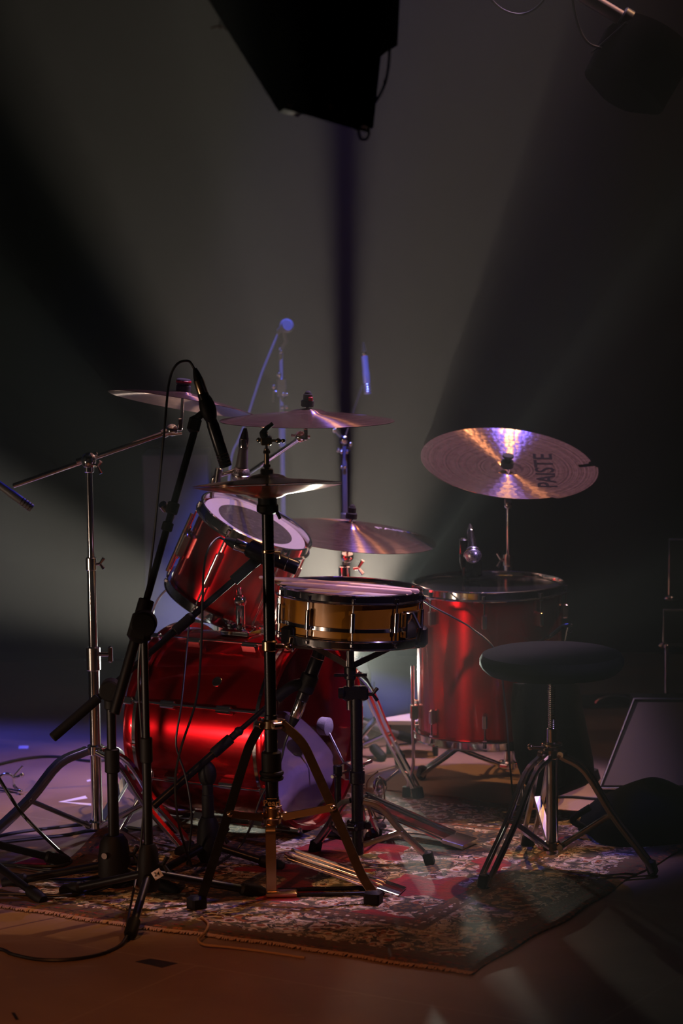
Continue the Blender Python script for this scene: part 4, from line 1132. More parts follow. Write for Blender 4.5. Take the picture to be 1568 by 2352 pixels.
# ------------------------------------------------------------------ stick bag and draped jacket
gb = P(1240, 1700, 7.12)
def cloth_blob(outline, y0, thick, folds, m, name, label, cat):
    """a hanging cloth body: rows of (py, left, right) give its outline, folds give it depth"""
    rows = len(outline) * 3; cols = 40; vs = []; fs = []
    def at(t):
        k = t * (len(outline) - 1); i = min(int(k), len(outline) - 2); f = k - i; f = f * f * (3 - 2 * f)
        return [outline[i][q] + (outline[i + 1][q] - outline[i][q]) * f for q in range(3)]
    for j in range(rows + 1):
        t = j / rows; py, l, r = at(t)
        for i in range(cols):
            a = 2 * math.pi * i / cols
            u = (1 - math.cos(a)) / 2
            px = l + (r - l) * u
            dep = math.sin(a) * thick * (0.5 + 0.5 * math.sin(math.pi * min(1, 0.12 + t)) + 0.25)
            dep *= 1 + 0.22 * math.sin(folds * u * math.pi + 2 * t) * t
            vs.append(P(px, py + 4 * math.sin(u * folds * 2), y0 - dep))
    for j in range(rows):
        for i in range(cols):
            fs.append((j * cols + i, j * cols + (i + 1) % cols, (j + 1) * cols + (i + 1) % cols, (j + 1) * cols + i))
    fs.append(tuple(reversed(range(cols)))); fs.append(tuple(range(rows * cols, (rows + 1) * cols)))
    return solo(name, label, cat, MB().add(vs, fs), m, ang=80)
cloth_blob([(1568, 1178, 1330), (1620, 1172, 1338), (1680, 1176, 1350), (1740, 1182, 1362), (1780, 1195, 1366), (1800, 1204, 1345), (1822, 1222, 1290), (1832, 1226, 1250)],
           7.20, 0.05, 7, M['cloth'], 'stick_bag', 'long black cloth stick bag hanging off the floor tom behind the seat', 'bag')
for i, (px, py, m) in enumerate(((1226, 1560, 'yellow'), (1236, 1566, 'yellow'), (1299, 1556, 'yellow'))):
    q = P(px, py, 7.20); q2 = P(px + 5, py + 150, 7.20)
    lab = ['tan stick end poking out of the black bag, the leftmost one', 'tan stick end poking out of the black bag, the middle one', 'tan stick end poking out of the black bag, the rightmost one'][i]
    solo('drumstick', lab, 'drumstick', MB().cyl(q2, q, 0.0075, 12), M[m])
bk = MB().tube(smoothpts([P(1238, 1475, 7.25), P(1262, 1462, 7.2), P(1290, 1440, 7.2), P(1305, 1436, 7.2)], 4), 0.006, 8).tube([P(1305, 1436, 7.2), P(1296, 1480, 7.2), P(1300, 1575, 7.2)], 0.004, 8).ball(P(1312, 1436, 7.2), 0.004).ball(P(1310, 1450, 7.2), 0.004).tube([P(1238, 1475, 7.25), P(1200, 1490, 7.3), P(1190, 1580, 7.22)], 0.004, 8)
solo('bag_hanger', 'dark cord and hooks tying the stick bag to the floor tom', 'hook', bk, M['blackmetal'])

# ------------------------------------------------------------------ microphones
def mic(name, label, tail, head, r, parts_, ball=None, plug=0.055, body='blackmetal', rings=4):
    """tail = where the cable leaves, head = the sound end"""
    tail, head = Vector(tail), Vector(head); d = (head - tail).normalized(); L = (head - tail).length
    root = thing(name, label, 'microphone', tail)
    F = frame(tail, d)
    part('cable_boot', MB().lathe([(r * 0.30, 0), (r * 0.55, 0.012), (r * 0.80, 0.030)], F, 16), M['rubber'], root)
    p = part('plug', MB().lathe([(r * 0.80, 0.028), (r * 0.86, 0.030), (r * 0.86, plug - 0.001), (r * 0.8, plug)], F, 20), M['gold'] if parts_ == 'warm' else M['chrome'], root)
    if ball:
        part('body', MB().lathe([(r * 0.75, plug - 0.002), (r * 0.8, plug), (r * 1.05, L - ball * 2.1), (r * 1.1, L - ball * 1.9)], F, 24), M[body], root)
        part('grille', MB().ball(None, ball, frame(head - d * ball, d), (1, 1, 1.05), 28, 16), M['mesh'], root)
        part('grille_band', MB().torus(head - d * ball * 1.0, d, ball * 1.0, 0.0022, 40, 8, 1.3), M['dchrome'], root)
    else:
        part('body', MB().lathe([(r * 0.80, plug - 0.002), (r * 0.92, plug + 0.004), (r * 0.92, L * 0.55), (r, L * 0.57), (r, L - 0.003), (r * 0.93, L)], F, 24), M[body], root)
        sl = MB()
        for k in range(rings): sl.torus(head - d * ((0.008 if rings > 1 else 0.030) + 0.008 * k), d, r * 1.0, 0.0013, 28, 6)
        part('slot_ring', sl, M['gold'] if parts_ == 'warm' else M['dchrome'], root)
    return root, d
def clip(root, a, b, r, m='rubber'):
    a, b = Vector(a), Vector(b)
    F = frame(a, b - a)
    L = (b - a).length
    part('mic_clip', MB().lathe([(r * 0.9, 0), (r * 1.25, 0.006), (r * 1.25, L - 0.006), (r * 0.9, L)], F, 20), M[m], root)

# mic above the left cymbal, angled down at the hi-hat
YA = 6.42
mic('microphone', 'long black microphone angled down beside the left cymbal, on the tallest boom', P(447, 846, YA), P(519, 1072, YA), 0.0148, 'warm', plug=0.062)
# boom mic aimed at the snare from the left
mic('microphone', 'black barrel microphone crossing behind the hi-hat pole toward the snare', P(516, 1240, 6.68), P(684, 1305, 6.66), 0.0185, 'cold', plug=0.058, rings=1)
# snare underside mic
mic('microphone', 'black microphone pointing up at the underside of the snare', P(668, 1672, 6.72), P(738, 1486, 6.74), 0.0175, 'cold', plug=0.075, rings=1)
# tom clip mic
r_, d_ = mic('microphone', 'blue-lit microphone clipped over the rack tom, mesh end down', P(563, 984, 7.18), P(551, 1112, 7.2), 0.0155, 'cold', ball=0.0255, plug=0.052, body='greypaint')
part('rim_clip', MB().tube(smoothpts([P(556, 1075, 7.19), P(530, 1084, 7.19), P(505, 1092, 7.2), P(490, 1100, 7.2), P(486, 1142, 7.22)], 4), 0.006, 10).cyl(P(498, 1110, 7.19), P(503, 1075, 7.19), 0.010), M['dchrome'], r_)
# floor tom mic
r_, d_ = mic('microphone', 'ball-headed microphone standing over the rear rim of the floor tom', P(1079, 1205, 7.42), P(1087, 1286, 7.28), 0.012, 'cold', ball=0.0235, plug=0.042)
mk = MB().tube(smoothpts([P(1066, 1255, 7.5), P(1062, 1280, 7.52), P(1068, 1310, 7.58), P(1075, 1340, 7.62)], 4), 0.010, 12)
mk.box(frame(P(1064, 1256, 7.44), eu), (0.022, 0.03, 0.05), 0.005)
part('rim_clip', mk, M['blackmetal'], r_)
r_ = thing('mic_clamp', 'dark clamp gripping the rear rim of the floor tom under the microphone', 'clamp', P(1080, 1325, 7.62))
part('body', MB().box(frame(P(1084, 1305, 7.56), eu), (0.055, 0.03, 0.055), 0.006), M['blackmetal'], r_)
part('jaw', MB().box(frame(P(1084, 1338, 7.58), eu), (0.04, 0.05, 0.02), 0.004), M['dchrome'], r_)

# stand builder for black boom stands
def mic_stand(label, g, feet, pivot_y, hub_y, base=(0.026, 0.10), tube=(0.011, 0.009), split=0.5, m='black', mr='rubber'):
    root = thing('mic_stand', label, 'stand', g)
    S = lambda py: UP(g, py)
    hbp = S(hub_y)
    top = S(pivot_y)
    mid = hbp.lerp(top, split)
    part('lower_tube', MB().cyl(hbp, mid, tube[0], 18), M[m], root)
    part('upper_tube', MB().cyl(mid - eu * 0.02, top, tube[1], 16), M[m], root)
    part('height_clutch', MB().cyl(mid - eu * 0.03, mid + eu * 0.03, tube[0] * 1.35, 18), M[mr], root)
    hbm = MB().lathe([(base[0] * 0.6, 0.055), (base[0] * 0.85, 0.04), (base[0], 0.0), (base[0], -0.045), (base[0] * 0.7, -0.06)], frame(hbp, eu), 28)
    part('hub', hbm, M[mr], root)
    knob(k_ := MB(), hbp + Vector((base[0] * 0.9, -0.008, 0.005)), (1, -0.3, 0.2), 0.012, 0.024)
    part('hub_screw', k_, M[mr], root)
    for ft in feet:
        d = Vector((ft.x - g.x, ft.y - g.y, 0)).normalized()
        a = hbp + d * 0.012 - eu * 0.018
        f2 = Vector((ft.x, ft.y, 0.014 + ft.z))
        leg = part('leg', MB().cyl(a, f2, 0.0098, 14), M[m], root)
        dd = (f2 - a).normalized()
        part('rubber_foot', MB().lathe([(0.010, 0), (0.015, 0.006), (0.0155, 0.055), (0.012, 0.065)], frame(f2 - dd * 0.055, dd), 18), M['rubber'], leg)
    return root, top
# A
gA = G(344, 2093); gA.z = 0
fe = [G(300, 2158), G(150, 2058), G(598, 2062)]
rA, topA = mic_stand('black boom stand in the left foreground carrying a numbered tag', gA, fe, 1452, 1990)
pv = P(330, 1425, gA.y); 
part('boom_joint', MB().cyl(topA - eu * 0.02, topA + eu * 0.01, 0.017, 18).cyl(topA + Vector((0.0, -0.024, 0.02)), topA + Vector((0.0, 0.022, 0.02)), 0.031, 24).box(frame(P(322, 1440, gA.y), DIR(0.28, 1, 0)), (0.05, 0.045, 0.075), 0.012), M['rubber'], rA)
bA0, bA1 = P(262, 1640, gA.y + 0.01), P(448, 985, YA)
dB = (bA1 - bA0)
part('boom_arm', MB().cyl(bA0.lerp(bA1, 0.0), bA0.lerp(bA1, 0.40), 0.0128, 16).cyl(bA0.lerp(bA1, 0.38), bA1, 0.0088, 16), M['black'], rA)
for t0_, t1_, r0_ in ((0.335, 0.40, 0.019), (0.64, 0.67, 0.0135), (0.70, 0.74, 0.0145)):
    part('boom_clutch', MB().cyl(bA0.lerp(bA1, t0_), bA0.lerp(bA1, t1_), r0_, 16), M['rubber'], rA)
part('cable_clip', MB().cyl(P(372, 1157, YA - .02), P(382, 1170, YA - .01), 0.011, 16).cyl(P(384, 1188, YA - .02), P(398, 1194, YA - .02), 0.010, 14), M['dchrome'], rA)
cpA = MB().box(frame(P(446, 975, YA), DIR(0.25, 1, 0)), (0.030, 0.026, 0.042), 0.008).ball(P(477, 938, YA), 0.026, frame(P(477, 938, YA), DIR(-0.30, 1, 0)), (0.75, 0.8, 1.5))
cpA.tube([P(450, 962, YA), P(470, 945, YA)], 0.009, 10)
part('mic_clip', cpA, M['rubber'], rA)
tg = part('number_tag', MB().box(frame(P(361, 2008, gA.y - 0.034), DIR(0, 0, 1), DIR(0.85, 0.52, 0)), (0.022, 0.021, 0.001), 0.0003), M['white'], rA)
tg['label'] = 'white paper tag'
text('lettering', '24', 0.0135, frame(P(360, 2008, gA.y - 0.0355), DIR(0, 0, 1), DIR(0.97, 0.24, 0)), M['print'], tg, 0.0002)
# B
gB = G(264, 2047); gB.z = 0
fe = [G(40, 2040), G(405, 2068), G(300, 1978)]
rB, topB = mic_stand('black boom stand with a round heavy hub, left of the numbered stand', gB, [gB + Vector((-0.27, 0.04, 0)), gB + Vector((0.15, -0.05, 0)), gB + Vector((0.06, 0.24, 0))], 1610, 1968, base=(0.040, 0.12), tube=(0.0135, 0.0115), split=0.62)
bB0, bB1 = P(120, 1695, 6.50), P(556, 1316, 6.68)
part('boom_arm', MB().cyl(bB0.lerp(bB1, 0.1), bB1, 0.0082, 14), M['black'], rB)
part('counterweight', MB().cyl(bB0, bB0.lerp(bB1, 0.24), 0.0125, 16), M['rubber'], rB)
part('boom_joint', MB().cyl(topB - eu * 0.02, topB + eu * 0.02, 0.016, 18).cyl(topB + Vector((0, -0.028, 0.028)), topB + Vector((0, 0.024, 0.028)), 0.026, 24), M['rubber'], rB)
part('boom_clutch', MB().cyl(bB0.lerp(bB1, 0.64), bB0.lerp(bB1, 0.72), 0.0135, 16).ball(bB0.lerp(bB1, 0.72), 0.014), M['rubber'], rB)
cpB = MB().tube(smoothpts([bB1 - (bB1 - bB0).normalized() * 0.03, bB1 + Vector((0.02, 0, 0.018)), P(598, 1280, 6.68)], 4), 0.014, 12)
part('mic_clip', cpB.cyl(P(570, 1258, 6.68), P(622, 1284, 6.67), 0.0225, 18), M['rubber'], rB)
part('badge', MB().cyl(UP(gB, 1957) + Vector((-0.02, -0.038, 0)), UP(gB, 1957) + Vector((-0.021, -0.0405, 0)), 0.008, 16), M['dchrome'], rB)
# C short
gC = G(480, 1995); gC.z = 0
rC, topC = mic_stand('short black boom stand right in front of the bass drum', gC, [gC + Vector((-0.14, -0.14, 0)), gC + Vector((0.18, -0.04, 0)), gC + Vector((-0.08, 0.12, 0))], 1800, 1925, base=(0.030, 0.1), tube=(0.0115, 0.009), split=0.6)
bC0, bC1 = P(352, 1852, 6.62), P(648, 1592, 6.72)
part('boom_arm', MB().cyl(bC0, bC0.lerp(bC1, 0.60), 0.0100, 14).cyl(bC0.lerp(bC1, 0.5), bC1, 0.0066, 14), M['black'], rC)
part('boom_clutch', MB().cyl(bC0.lerp(bC1, 0.46), bC0.lerp(bC1, 0.60), 0.0140, 16).ball(bC0.lerp(bC1, 0.66), 0.012).cyl(bC0.lerp(bC1, 0.60), bC0.lerp(bC1, 0.66), 0.0095), M['rubber'], rC)
part('boom_joint', MB().ball(UP(gC, 1778), 0.026, sz=(0.9, 0.7, 1.3)).cyl(UP(gC, 1800), UP(gC, 1830), 0.014), M['rubber'], rC)
part('mic_clip', MB().tube(smoothpts([bC1 - (bC1 - bC0).normalized() * 0.02, P(672, 1576, 6.72), P(704, 1570, 6.73)], 4), 0.015, 12).cyl(P(698, 1590, 6.73), P(714, 1548, 6.73), 0.0225), M['rubber'], rC)
# short vertical adapter on the left of the bass drum
# D: extra stand leg end at far left foreground
gD = G(-95, 2010); gD.z = 0
rD, topD = mic_stand('black stand mostly beyond the left edge, two feet reaching into view', gD, [G(95, 2078), G(150, 1990), G(-230, 2030)], 1160, 1905, tube=(0.011, 0.009))
bD0, bD1 = topD, P(-6, 1100, gD.y)
part('boom_arm', MB().cyl(topD, bD1, 0.006, 12), M['black'], rD)
part('boom_joint', MB().ball(topD, 0.018), M['rubber'], rD)
r_, d_ = mic('microphone', 'slim blue-lit microphone tilted down at the left edge of the view', P(-42, 1084, gD.y), P(74, 1168, gD.y), 0.0105, 'cold', plug=0.045, body='greypaint')

# back vocal mic and overhead mic, out of focus behind the kit
YV = 8.35
gv = P(655, 1500, YV); gv.z = 0
rV, topV = mic_stand('blue-lit thin microphone stand behind the kit, under the round microphone', gv, [gv + Vector((-0.02, 0.22, 0)), gv + Vector((-0.2, -0.08, 0)), gv + Vector((0.03, -0.2, 0))], 800, 1640, tube=(0.008, 0.0062), split=0.76, m='greypaint', mr='greypaint')
part('clamp', MB().box(frame(UP(gv, 890), eu), (0.03, 0.02, 0.06), 0.004).tube([UP(gv, 900), P(628, 898, YV), P(628, 925, YV)], 0.005, 8).tube([UP(gv, 870), P(638, 862, YV)], 0.004, 8), M['chrome'], rV)
for kx, ky, kr in ((628, 888, .008), (650, 905, .006), (658, 905, .006), (648, 935, .006), (658, 935, .006), (640, 860, .008), (645, 808, .007)):
    part('knob', MB().ball(P(kx, ky, YV - .015), kr), M['chrome'], rV)
rM = thing('microphone', 'round blue-lit vocal microphone, topmost of all behind the kit', 'microphone', P(645, 756, YV))
part('grille', MB().ball(P(658, 748, YV), 0.0225), M['nickel'], rM)
part('body', MB().lathe([(0.008, 0), (0.0155, 0.05), (0.017, 0.055)], frame(P(640, 760, YV), P(654, 750, YV) - P(640, 760, YV) + Vector((0, -0.03, 0))), 18), M['greypaint'], rM)
part('clip', MB().tube([P(652, 760, YV), P(657, 785, YV), UP(gv, 802)], 0.007, 10), M['greypaint'], rM)
YO = 8.1
go = P(796, 1500, YO); go.z = 0
rO, topO = mic_stand('thin dark microphone stand behind the kit, holding the upright slim microphone', go, [go + Vector((0.2, 0.08, 0)), go + Vector((-0.10, 0.12, 0)), go + Vector((0.10, -0.17, 0))], 1010, 1640, tube=(0.010, 0.008), split=0.7, m='greypaint', mr='greypaint')
part('boom_arm', MB().cyl(topO, P(832, 885, YV), 0.0045, 10), M['black'], rO)
part('clamp', MB().ball(topO, 0.016).tube([topO, P(770, 988, YO)], 0.006, 8).ball(P(768, 988, YO), 0.009), M['chrome'], rO)
part('clamp', MB().box(frame(P(790, 1030, YO), eu), (0.045, 0.012, 0.014), 0.003), M['chrome'], rO)
for kx, ky, kr in ((776, 1035, .006), (784, 1038, .006), (797, 1038, .006), (805, 1020, .007), (784, 1073, .005), (792, 1073, .005)):
    part('knob', MB().ball(P(kx, ky, YO - .015), kr), M['chrome'], rO)
mic('microphone', 'slim upright blue-lit microphone hanging in the air above the middle cymbal', P(834, 786, YV), P(844, 905, YV), 0.0115, 'cold', plug=0.042, body='nickel')

# ------------------------------------------------------------------ cables
def cable(label, pts, r=0.0032, m='cable', name='cable', n=7):
    q = smoothpts(pts, n)
    return solo(name, label, 'cable', MB().tube(q, r, 8), M[m], loc=q[0])
gg = lambda x, y, z=0.004: G(x, y, z)
cable('black cable arching off the highest boom microphone and down its arm', [P(447, 848, YA), P(432, 829, YA), P(405, 838, YA), P(388, 880, YA), P(378, 980, YA - .03), P(362, 1150, YA - .03), P(346, 1300, YA - .03), P(326, 1450, YA - .05), P(318, 1560, YA - .06), P(326, 1700, YA - .05), P(330, 1850, YA - .05), P(318, 1980, YA - .06), P(296, 2100, 6.17), gg(290, 2140, 0.02)], 0.0030)
cable('black cable looping from the barrel microphone down past the red bass drum', [P(517, 1240, 6.68), P(500, 1236, 6.67), P(478, 1262, 6.62), P(467, 1320, 6.60), P(463, 1460, 6.60), P(452, 1600, 6.58), P(415, 1720, 6.55), P(402, 1800, 6.55), P(412, 1900, 6.55), gg(440, 1990, 0.02)], 0.0032)
cable('thin black cable hanging in front of the bass drum, left of the looped one', [P(434, 1430, 6.7), P(428, 1500, 6.68), P(416, 1620, 6.62), P(404, 1700, 6.6), P(412, 1740, 6.6), P(428, 1790, 6.6), P(440, 1880, 6.6), gg(430, 1985, 0.02)], 0.0026)
cable('black cable trailing down from the under-snare microphone', [P(668, 1672, 6.72), P(655, 1705, 6.72), P(640, 1760, 6.70), P(600, 1830, 6.68), P(575, 1900, 6.66), P(545, 1950, 6.66), gg(480, 2000, 0.014)], 0.0030)
cable('thin blue-lit cable falling from the round vocal microphone', [P(641, 760, YV), P(620, 810, YV), P(600, 860, YV), P(582, 915, YV), P(566, 965, YV), P(548, 1010, YV), P(530, 1060, YV), P(520, 1200, YV), P(516, 1400, YV), P(520, 1600, YV), G(540, 1700, 0.004)], 0.0042, 'greypaint')
cable('thick black cable curling from the left edge down to the rug edge', [P(-30, 1740, 6.75), P(10, 1808, 6.75), P(50, 1868, 6.72), P(95, 1915, 6.7), gg(140, 1958, 0.03), gg(161, 1975, 0.012), gg(145, 1988, 0.01), gg(90, 1990, 0.01), gg(0, 1986, 0.008), gg(-60, 1980, 0.005)], 0.0046)
cable('black cable sweeping over bare floor at the lower left', [gg(292, 2150, 0.012), gg(275, 2172), gg(230, 2192), gg(160, 2204), gg(90, 2204), gg(30, 2192), gg(8, 2182), gg(-40, 2170)], 0.0042)
cable('black cable along the front of the rug under the numbered stand', [gg(-40, 2052, 0.014), gg(60, 2054, 0.014), gg(150, 2056, 0.014), gg(230, 2040, 0.014), gg(280, 2018, 0.014), gg(330, 2010, 0.014), gg(420, 2022, 0.014)], 0.0040)
cable('dark cable lying on the lit floor behind the chrome stand foot', [gg(-30, 1925), gg(50, 1910), gg(130, 1900), gg(200, 1893), gg(262, 1897), gg(330, 1905)], 0.0045)
cable('second dark cable on the floor just nearer than the lit patch', [gg(-30, 1938), gg(80, 1926), gg(150, 1918), gg(215, 1907), gg(280, 1915)], 0.0045)
cable('dark cable wandering far back across the blue floor', [gg(-30, 1762), gg(60, 1742), gg(130, 1738), gg(210, 1748), gg(270, 1742)], 0.0045)
cable('black cable bunched under the round-hub stand', [gg(20, 2005, 0.012), gg(90, 2018, 0.014), gg(180, 2020, 0.014), gg(240, 2012, 0.014), gg(300, 2024, 0.014), gg(350, 2046, 0.014)], 0.0042)
cable('black cable on the rug running toward the round-hub stand', [gg(40, 1990, 0.014), gg(110, 2000, 0.014), gg(200, 2002, 0.014), gg(300, 1996, 0.014), gg(400, 2002, 0.014)], 0.0036)
cable('tan cord winding over the front edge of the rug', [gg(462, 2106, 0.013), gg(478, 2122, 0.013), gg(470, 2142, 0.013), gg(455, 2158, 0.012), gg(470, 2170, 0.008), gg(520, 2175, 0.006), gg(600, 2185, 0.004), gg(700, 2200, 0.004)], 0.0030, 'cord', 'cord')
cable('dark cable crossing the bare floor behind the throne', [gg(1220, 1836), gg(1300, 1830), gg(1360, 1834), gg(1420, 1836)], 0.0042)
cable('thin dark cable slanting over the front of the floor tom', [P(968, 1376, 7.22), P(990, 1392, 7.21), P(1040, 1418, 7.20), P(1085, 1445, 7.20), P(1140, 1500, 7.16), P(1160, 1620, 7.15), P(1170, 1750, 7.1), gg(1180, 1850, 0.016)], 0.0026)
cable('pale cable arching behind the lower end of the rack tom', [P(384, 1352, 7.4), P(366, 1372, 7.42), P(352, 1402, 7.45), P(346, 1450, 7.47), P(345, 1550, 7.5), P(330, 1720, 7.5), gg(310, 1840)], 0.0032, 'dchrome')

# ------------------------------------------------------------------ right side background
gw = G(1372, 1822); gw.z = 0
root = thing('monitor_wedge', 'big sloping floor monitor speaker at the right edge', 'speaker', gw)
YW = gw.y
q = lambda x, y, Y: P(x, y, Y)
zlow = 0.012
f0, f1, f2, f3 = P(1376, 1812, YW), P(1455, 1607, YW + 0.22), P(1700, 1607, YW + 0.22), P(1700, 1812, YW)
bk = [f0, f3, f2, f1]
bx = MB()
vs = [f0, f1, f2, f3, f0 + Vector((0.0, 0.04, -f0.z + 0.004)), Vector((f1.x, f1.y + 0.10, 0.004)), Vector((f2.x, f2.y + 0.10, 0.004)), Vector((f3.x, f3.y + 0.04, 0.004)), f1 + Vector((0, 0.10, 0)), f2 + Vector((0, 0.10, 0))]
bx.add(vs, [(0, 3, 2, 1), (1, 2, 9, 8), (8, 9, 6, 5), (0, 1, 8, 5, 4), (3, 7, 6, 9, 2), (4, 5, 6, 7), (0, 4, 7, 3)])
part('cabinet', bx, M['cabinet'], root)
nrm = (f3 - f0).cross(f1 - f0).normalized()
if nrm.y > 0: nrm = -nrm
gr = MB().prism([f0.lerp(f2, 0.03) + nrm * 0.001, f3.lerp(f1, 0.03) + nrm * 0.001, f2.lerp(f0, 0.04) + nrm * 0.001, f1.lerp(f3, 0.04) + nrm * 0.001], nrm * 0.004)
part('grille', gr, M['grille'], root)
part('edge_trim', MB().tube([f0 + nrm * .003, f1 + nrm * .003], 0.0032, 8).tube([f1 + nrm * .003, f2 + nrm * .003], 0.0032, 8).tube([f0 + nrm * .003, f3 + nrm * .003], 0.0028, 8), M['dchrome'], root)

# dark bag in front of the wedge
bg = G(1470, 1940); bg.z = 0
bb_ = MB(); vs = []; fs = []
cen = Vector((P(1480, 1900, bg.y + .12).x, bg.y + 0.10, 0.0))
for i in range(15):
    a = math.pi / 2 * i / 14
    for k in range(40):
        t = 2 * math.pi * k / 40
        lump = 1 + 0.07 * math.sin(3 * t + 1) + 0.05 * math.sin(5 * t + i * 0.3)
        vs.append(cen + Vector((0.175 * math.cos(a) * math.cos(t) * lump, 0.15 * math.cos(a) * math.sin(t) * lump, 0.006 + 0.135 * math.sin(a) * (1 + 0.1 * math.sin(2 * t)))))
for i in range(14):
    for k in range(40): fs.append((i * 40 + k, i * 40 + (k + 1) % 40, (i + 1) * 40 + (k + 1) % 40, (i + 1) * 40 + k))
fs.append(tuple(reversed(range(40)))); fs.append(tuple(range(14 * 40, 15 * 40)))
root = thing('gear_bag', 'rounded black soft bag slumped in front of the wedge monitor', 'bag', cen)
part('body', bb_.add(vs, fs), M['cloth'], root, ang=80)
part('handle', MB().tube(smoothpts([cen + Vector((-0.165, -0.02, 0.03)), cen + Vector((-0.195, -0.04, 0.055)), cen + Vector((-0.15, -0.05, 0.09))], 6), 0.009, 10), M['cloth'], root)

# music stands at the right edge
def music_stand(label, px, ytop, ybot, Y, wpx, pole):
    g = P(px + wpx / 2, 1500, Y); g.z = 0
    root = thing('music_stand', label, 'stand', g)
    a, b, c, d = P(px, ytop, Y), P(px + wpx, ytop, Y), P(px + wpx, ybot, Y - 0.05), P(px, ybot, Y - 0.05)
    part('desk', MB().prism([a, b, c, d], Vector((0, 0.004, 0))), M['cabinet'], root)
    part('desk_rim', MB().tube([d, a, b], 0.0042, 8).flat([d + Vector((0, -.02, 0)), c + Vector((0, -.02, 0))], 0.045, 0.004, (0, 1, 0)), M['dchrome'], root)
    part('pole', MB().cyl(g + eu * 0.02, (c + d) / 2, 0.009, 12), M['black'], root)
    for k in range(3):
        t = R_(90 + 120 * k)
        part('leg', MB().cyl(g + eu * 0.12, g + Vector((0.22 * math.cos(t), 0.22 * math.sin(t), 0.006)), 0.006, 10), M['black'], root)
    part('desk_screw', MB().ball(d + Vector((0, -0.01, -0.0)), 0.012, sz=(1.4, 1, 0.8)), M['dchrome'], root)
    return root
music_stand('upper dark music stand cut off by the right edge, the farther one', 1536, 1240, 1372, 8.3, 330, 0)
music_stand('lower dark music stand with a shiny rim above the wedge monitor', 1523, 1402, 1480, 8.0, 330, 0)
gch = P(1530, 1600, 7.9); gch.z = 0
root = thing('straight_stand', 'slim chrome pole standing behind the wedge monitor', 'stand', gch)
part('pole', MB().cyl(gch + eu * 0.02, UP(gch, 1484), 0.0055, 12).ball(UP(gch, 1484), 0.009), M['dchrome'], root)
part('base', MB().lathe([(0.11, 0), (0.11, 0.008), (0.02, 0.02)], frame(gch, eu), 32), M['black'], root)

# amplifier and red-lamped power box far back on the right
ga = P(1420, 1700, 8.7); ga.z = 0
root = thing('guitar_amplifier', 'low dark amplifier far behind the throne with a red lamp', 'amplifier', ga)
zz0, zz1 = 0.0, P(1420, 1660, 8.7).z
wx = 0.25
part('cabinet', MB().box(frame(Vector((ga.x, ga.y + 0.11, zz1 / 2)), eu), (wx, 0.2, zz1), 0.01), M['cabinet'], root)
part('grille', MB().box(frame(Vector((ga.x, ga.y + 0.008, zz1 * 0.45)), eu), (wx - 0.03, 0.008, zz1 * 0.7), 0.003), M['grille'], root)
part('carry_strap', MB().tube(smoothpts([Vector((ga.x - 0.07, ga.y + 0.1, zz1)), Vector((ga.x - 0.055, ga.y + 0.1, zz1 + 0.06)), Vector((ga.x + 0.04, ga.y + 0.1, zz1 + 0.065)), Vector((ga.x + 0.06, ga.y + 0.1, zz1))], 5), 0.004, 8), M['dchrome'], root)
lm = bpy.data.materials.new('red_lamp'); lm.use_nodes = True
lb = lm.node_tree.nodes['Principled BSDF']; lb.inputs['Base Color'].default_value = (0.6, 0.02, 0.03, 1); lb.inputs['Emission Color'].default_value = (1, 0.08, 0.08, 1); lb.inputs['Emission Strength'].default_value = 0.6
kp = P(1409, 1690, ga.y)
part('pilot_lamp', MB().ball(Vector((kp.x, ga.y - 0.0, kp.z)), 0.008), lm, root)
kn = MB()
for i in range(3): kn.ball(P(1412 + 14 * i, 1676 - 7 * i, ga.y) , 0.006)
part('knob', kn, M['chrome'], root)

# grey case behind the left mic stand
gcs = P(405, 1200, 8.9)
ztop = gcs.z + (1200 - 1040) / FPX * 8.9
wcs = 152 / FPX * 8.9
root = thing('flight_case', 'tall plain grey case standing in the dark behind the left boom', 'case', (gcs.x, 8.9, 0))
part('body', MB().box(frame(Vector((gcs.x, 9.0, ztop / 2)), eu), (wcs, 0.2, ztop), 0.006), M['grey'], root)

# chrome stand foot far left on the blue floor
gl = G(22, 1818); gl.z = 0
root = thing('chrome_stand_foot', 'small curved chrome stand foot on the blue-lit floor at far left', 'stand', gl)
Yl = gl.y
part('hoop', MB().tube(smoothpts([P(-6, 1800, Yl), P(4, 1782, Yl), P(18, 1778, Yl), P(30, 1786, Yl), P(33, 1806, Yl), G(46, 1818, 0.006)], 5), 0.0050, 10).tube([G(46, 1818, 0.006), G(8, 1812, 0.006), G(-30, 1806, 0.006)], 0.005, 10).ball(G(46, 1818, 0.008), 0.008), M['chrome'], root)
part('arm', MB().tube([P(32, 1786, Yl), P(50, 1781, Yl)], 0.004, 8).ball(P(50, 1781, Yl), 0.0075).tube([P(31, 1784, Yl), P(52, 1760, Yl)], 0.003, 8), M['chrome'], root)

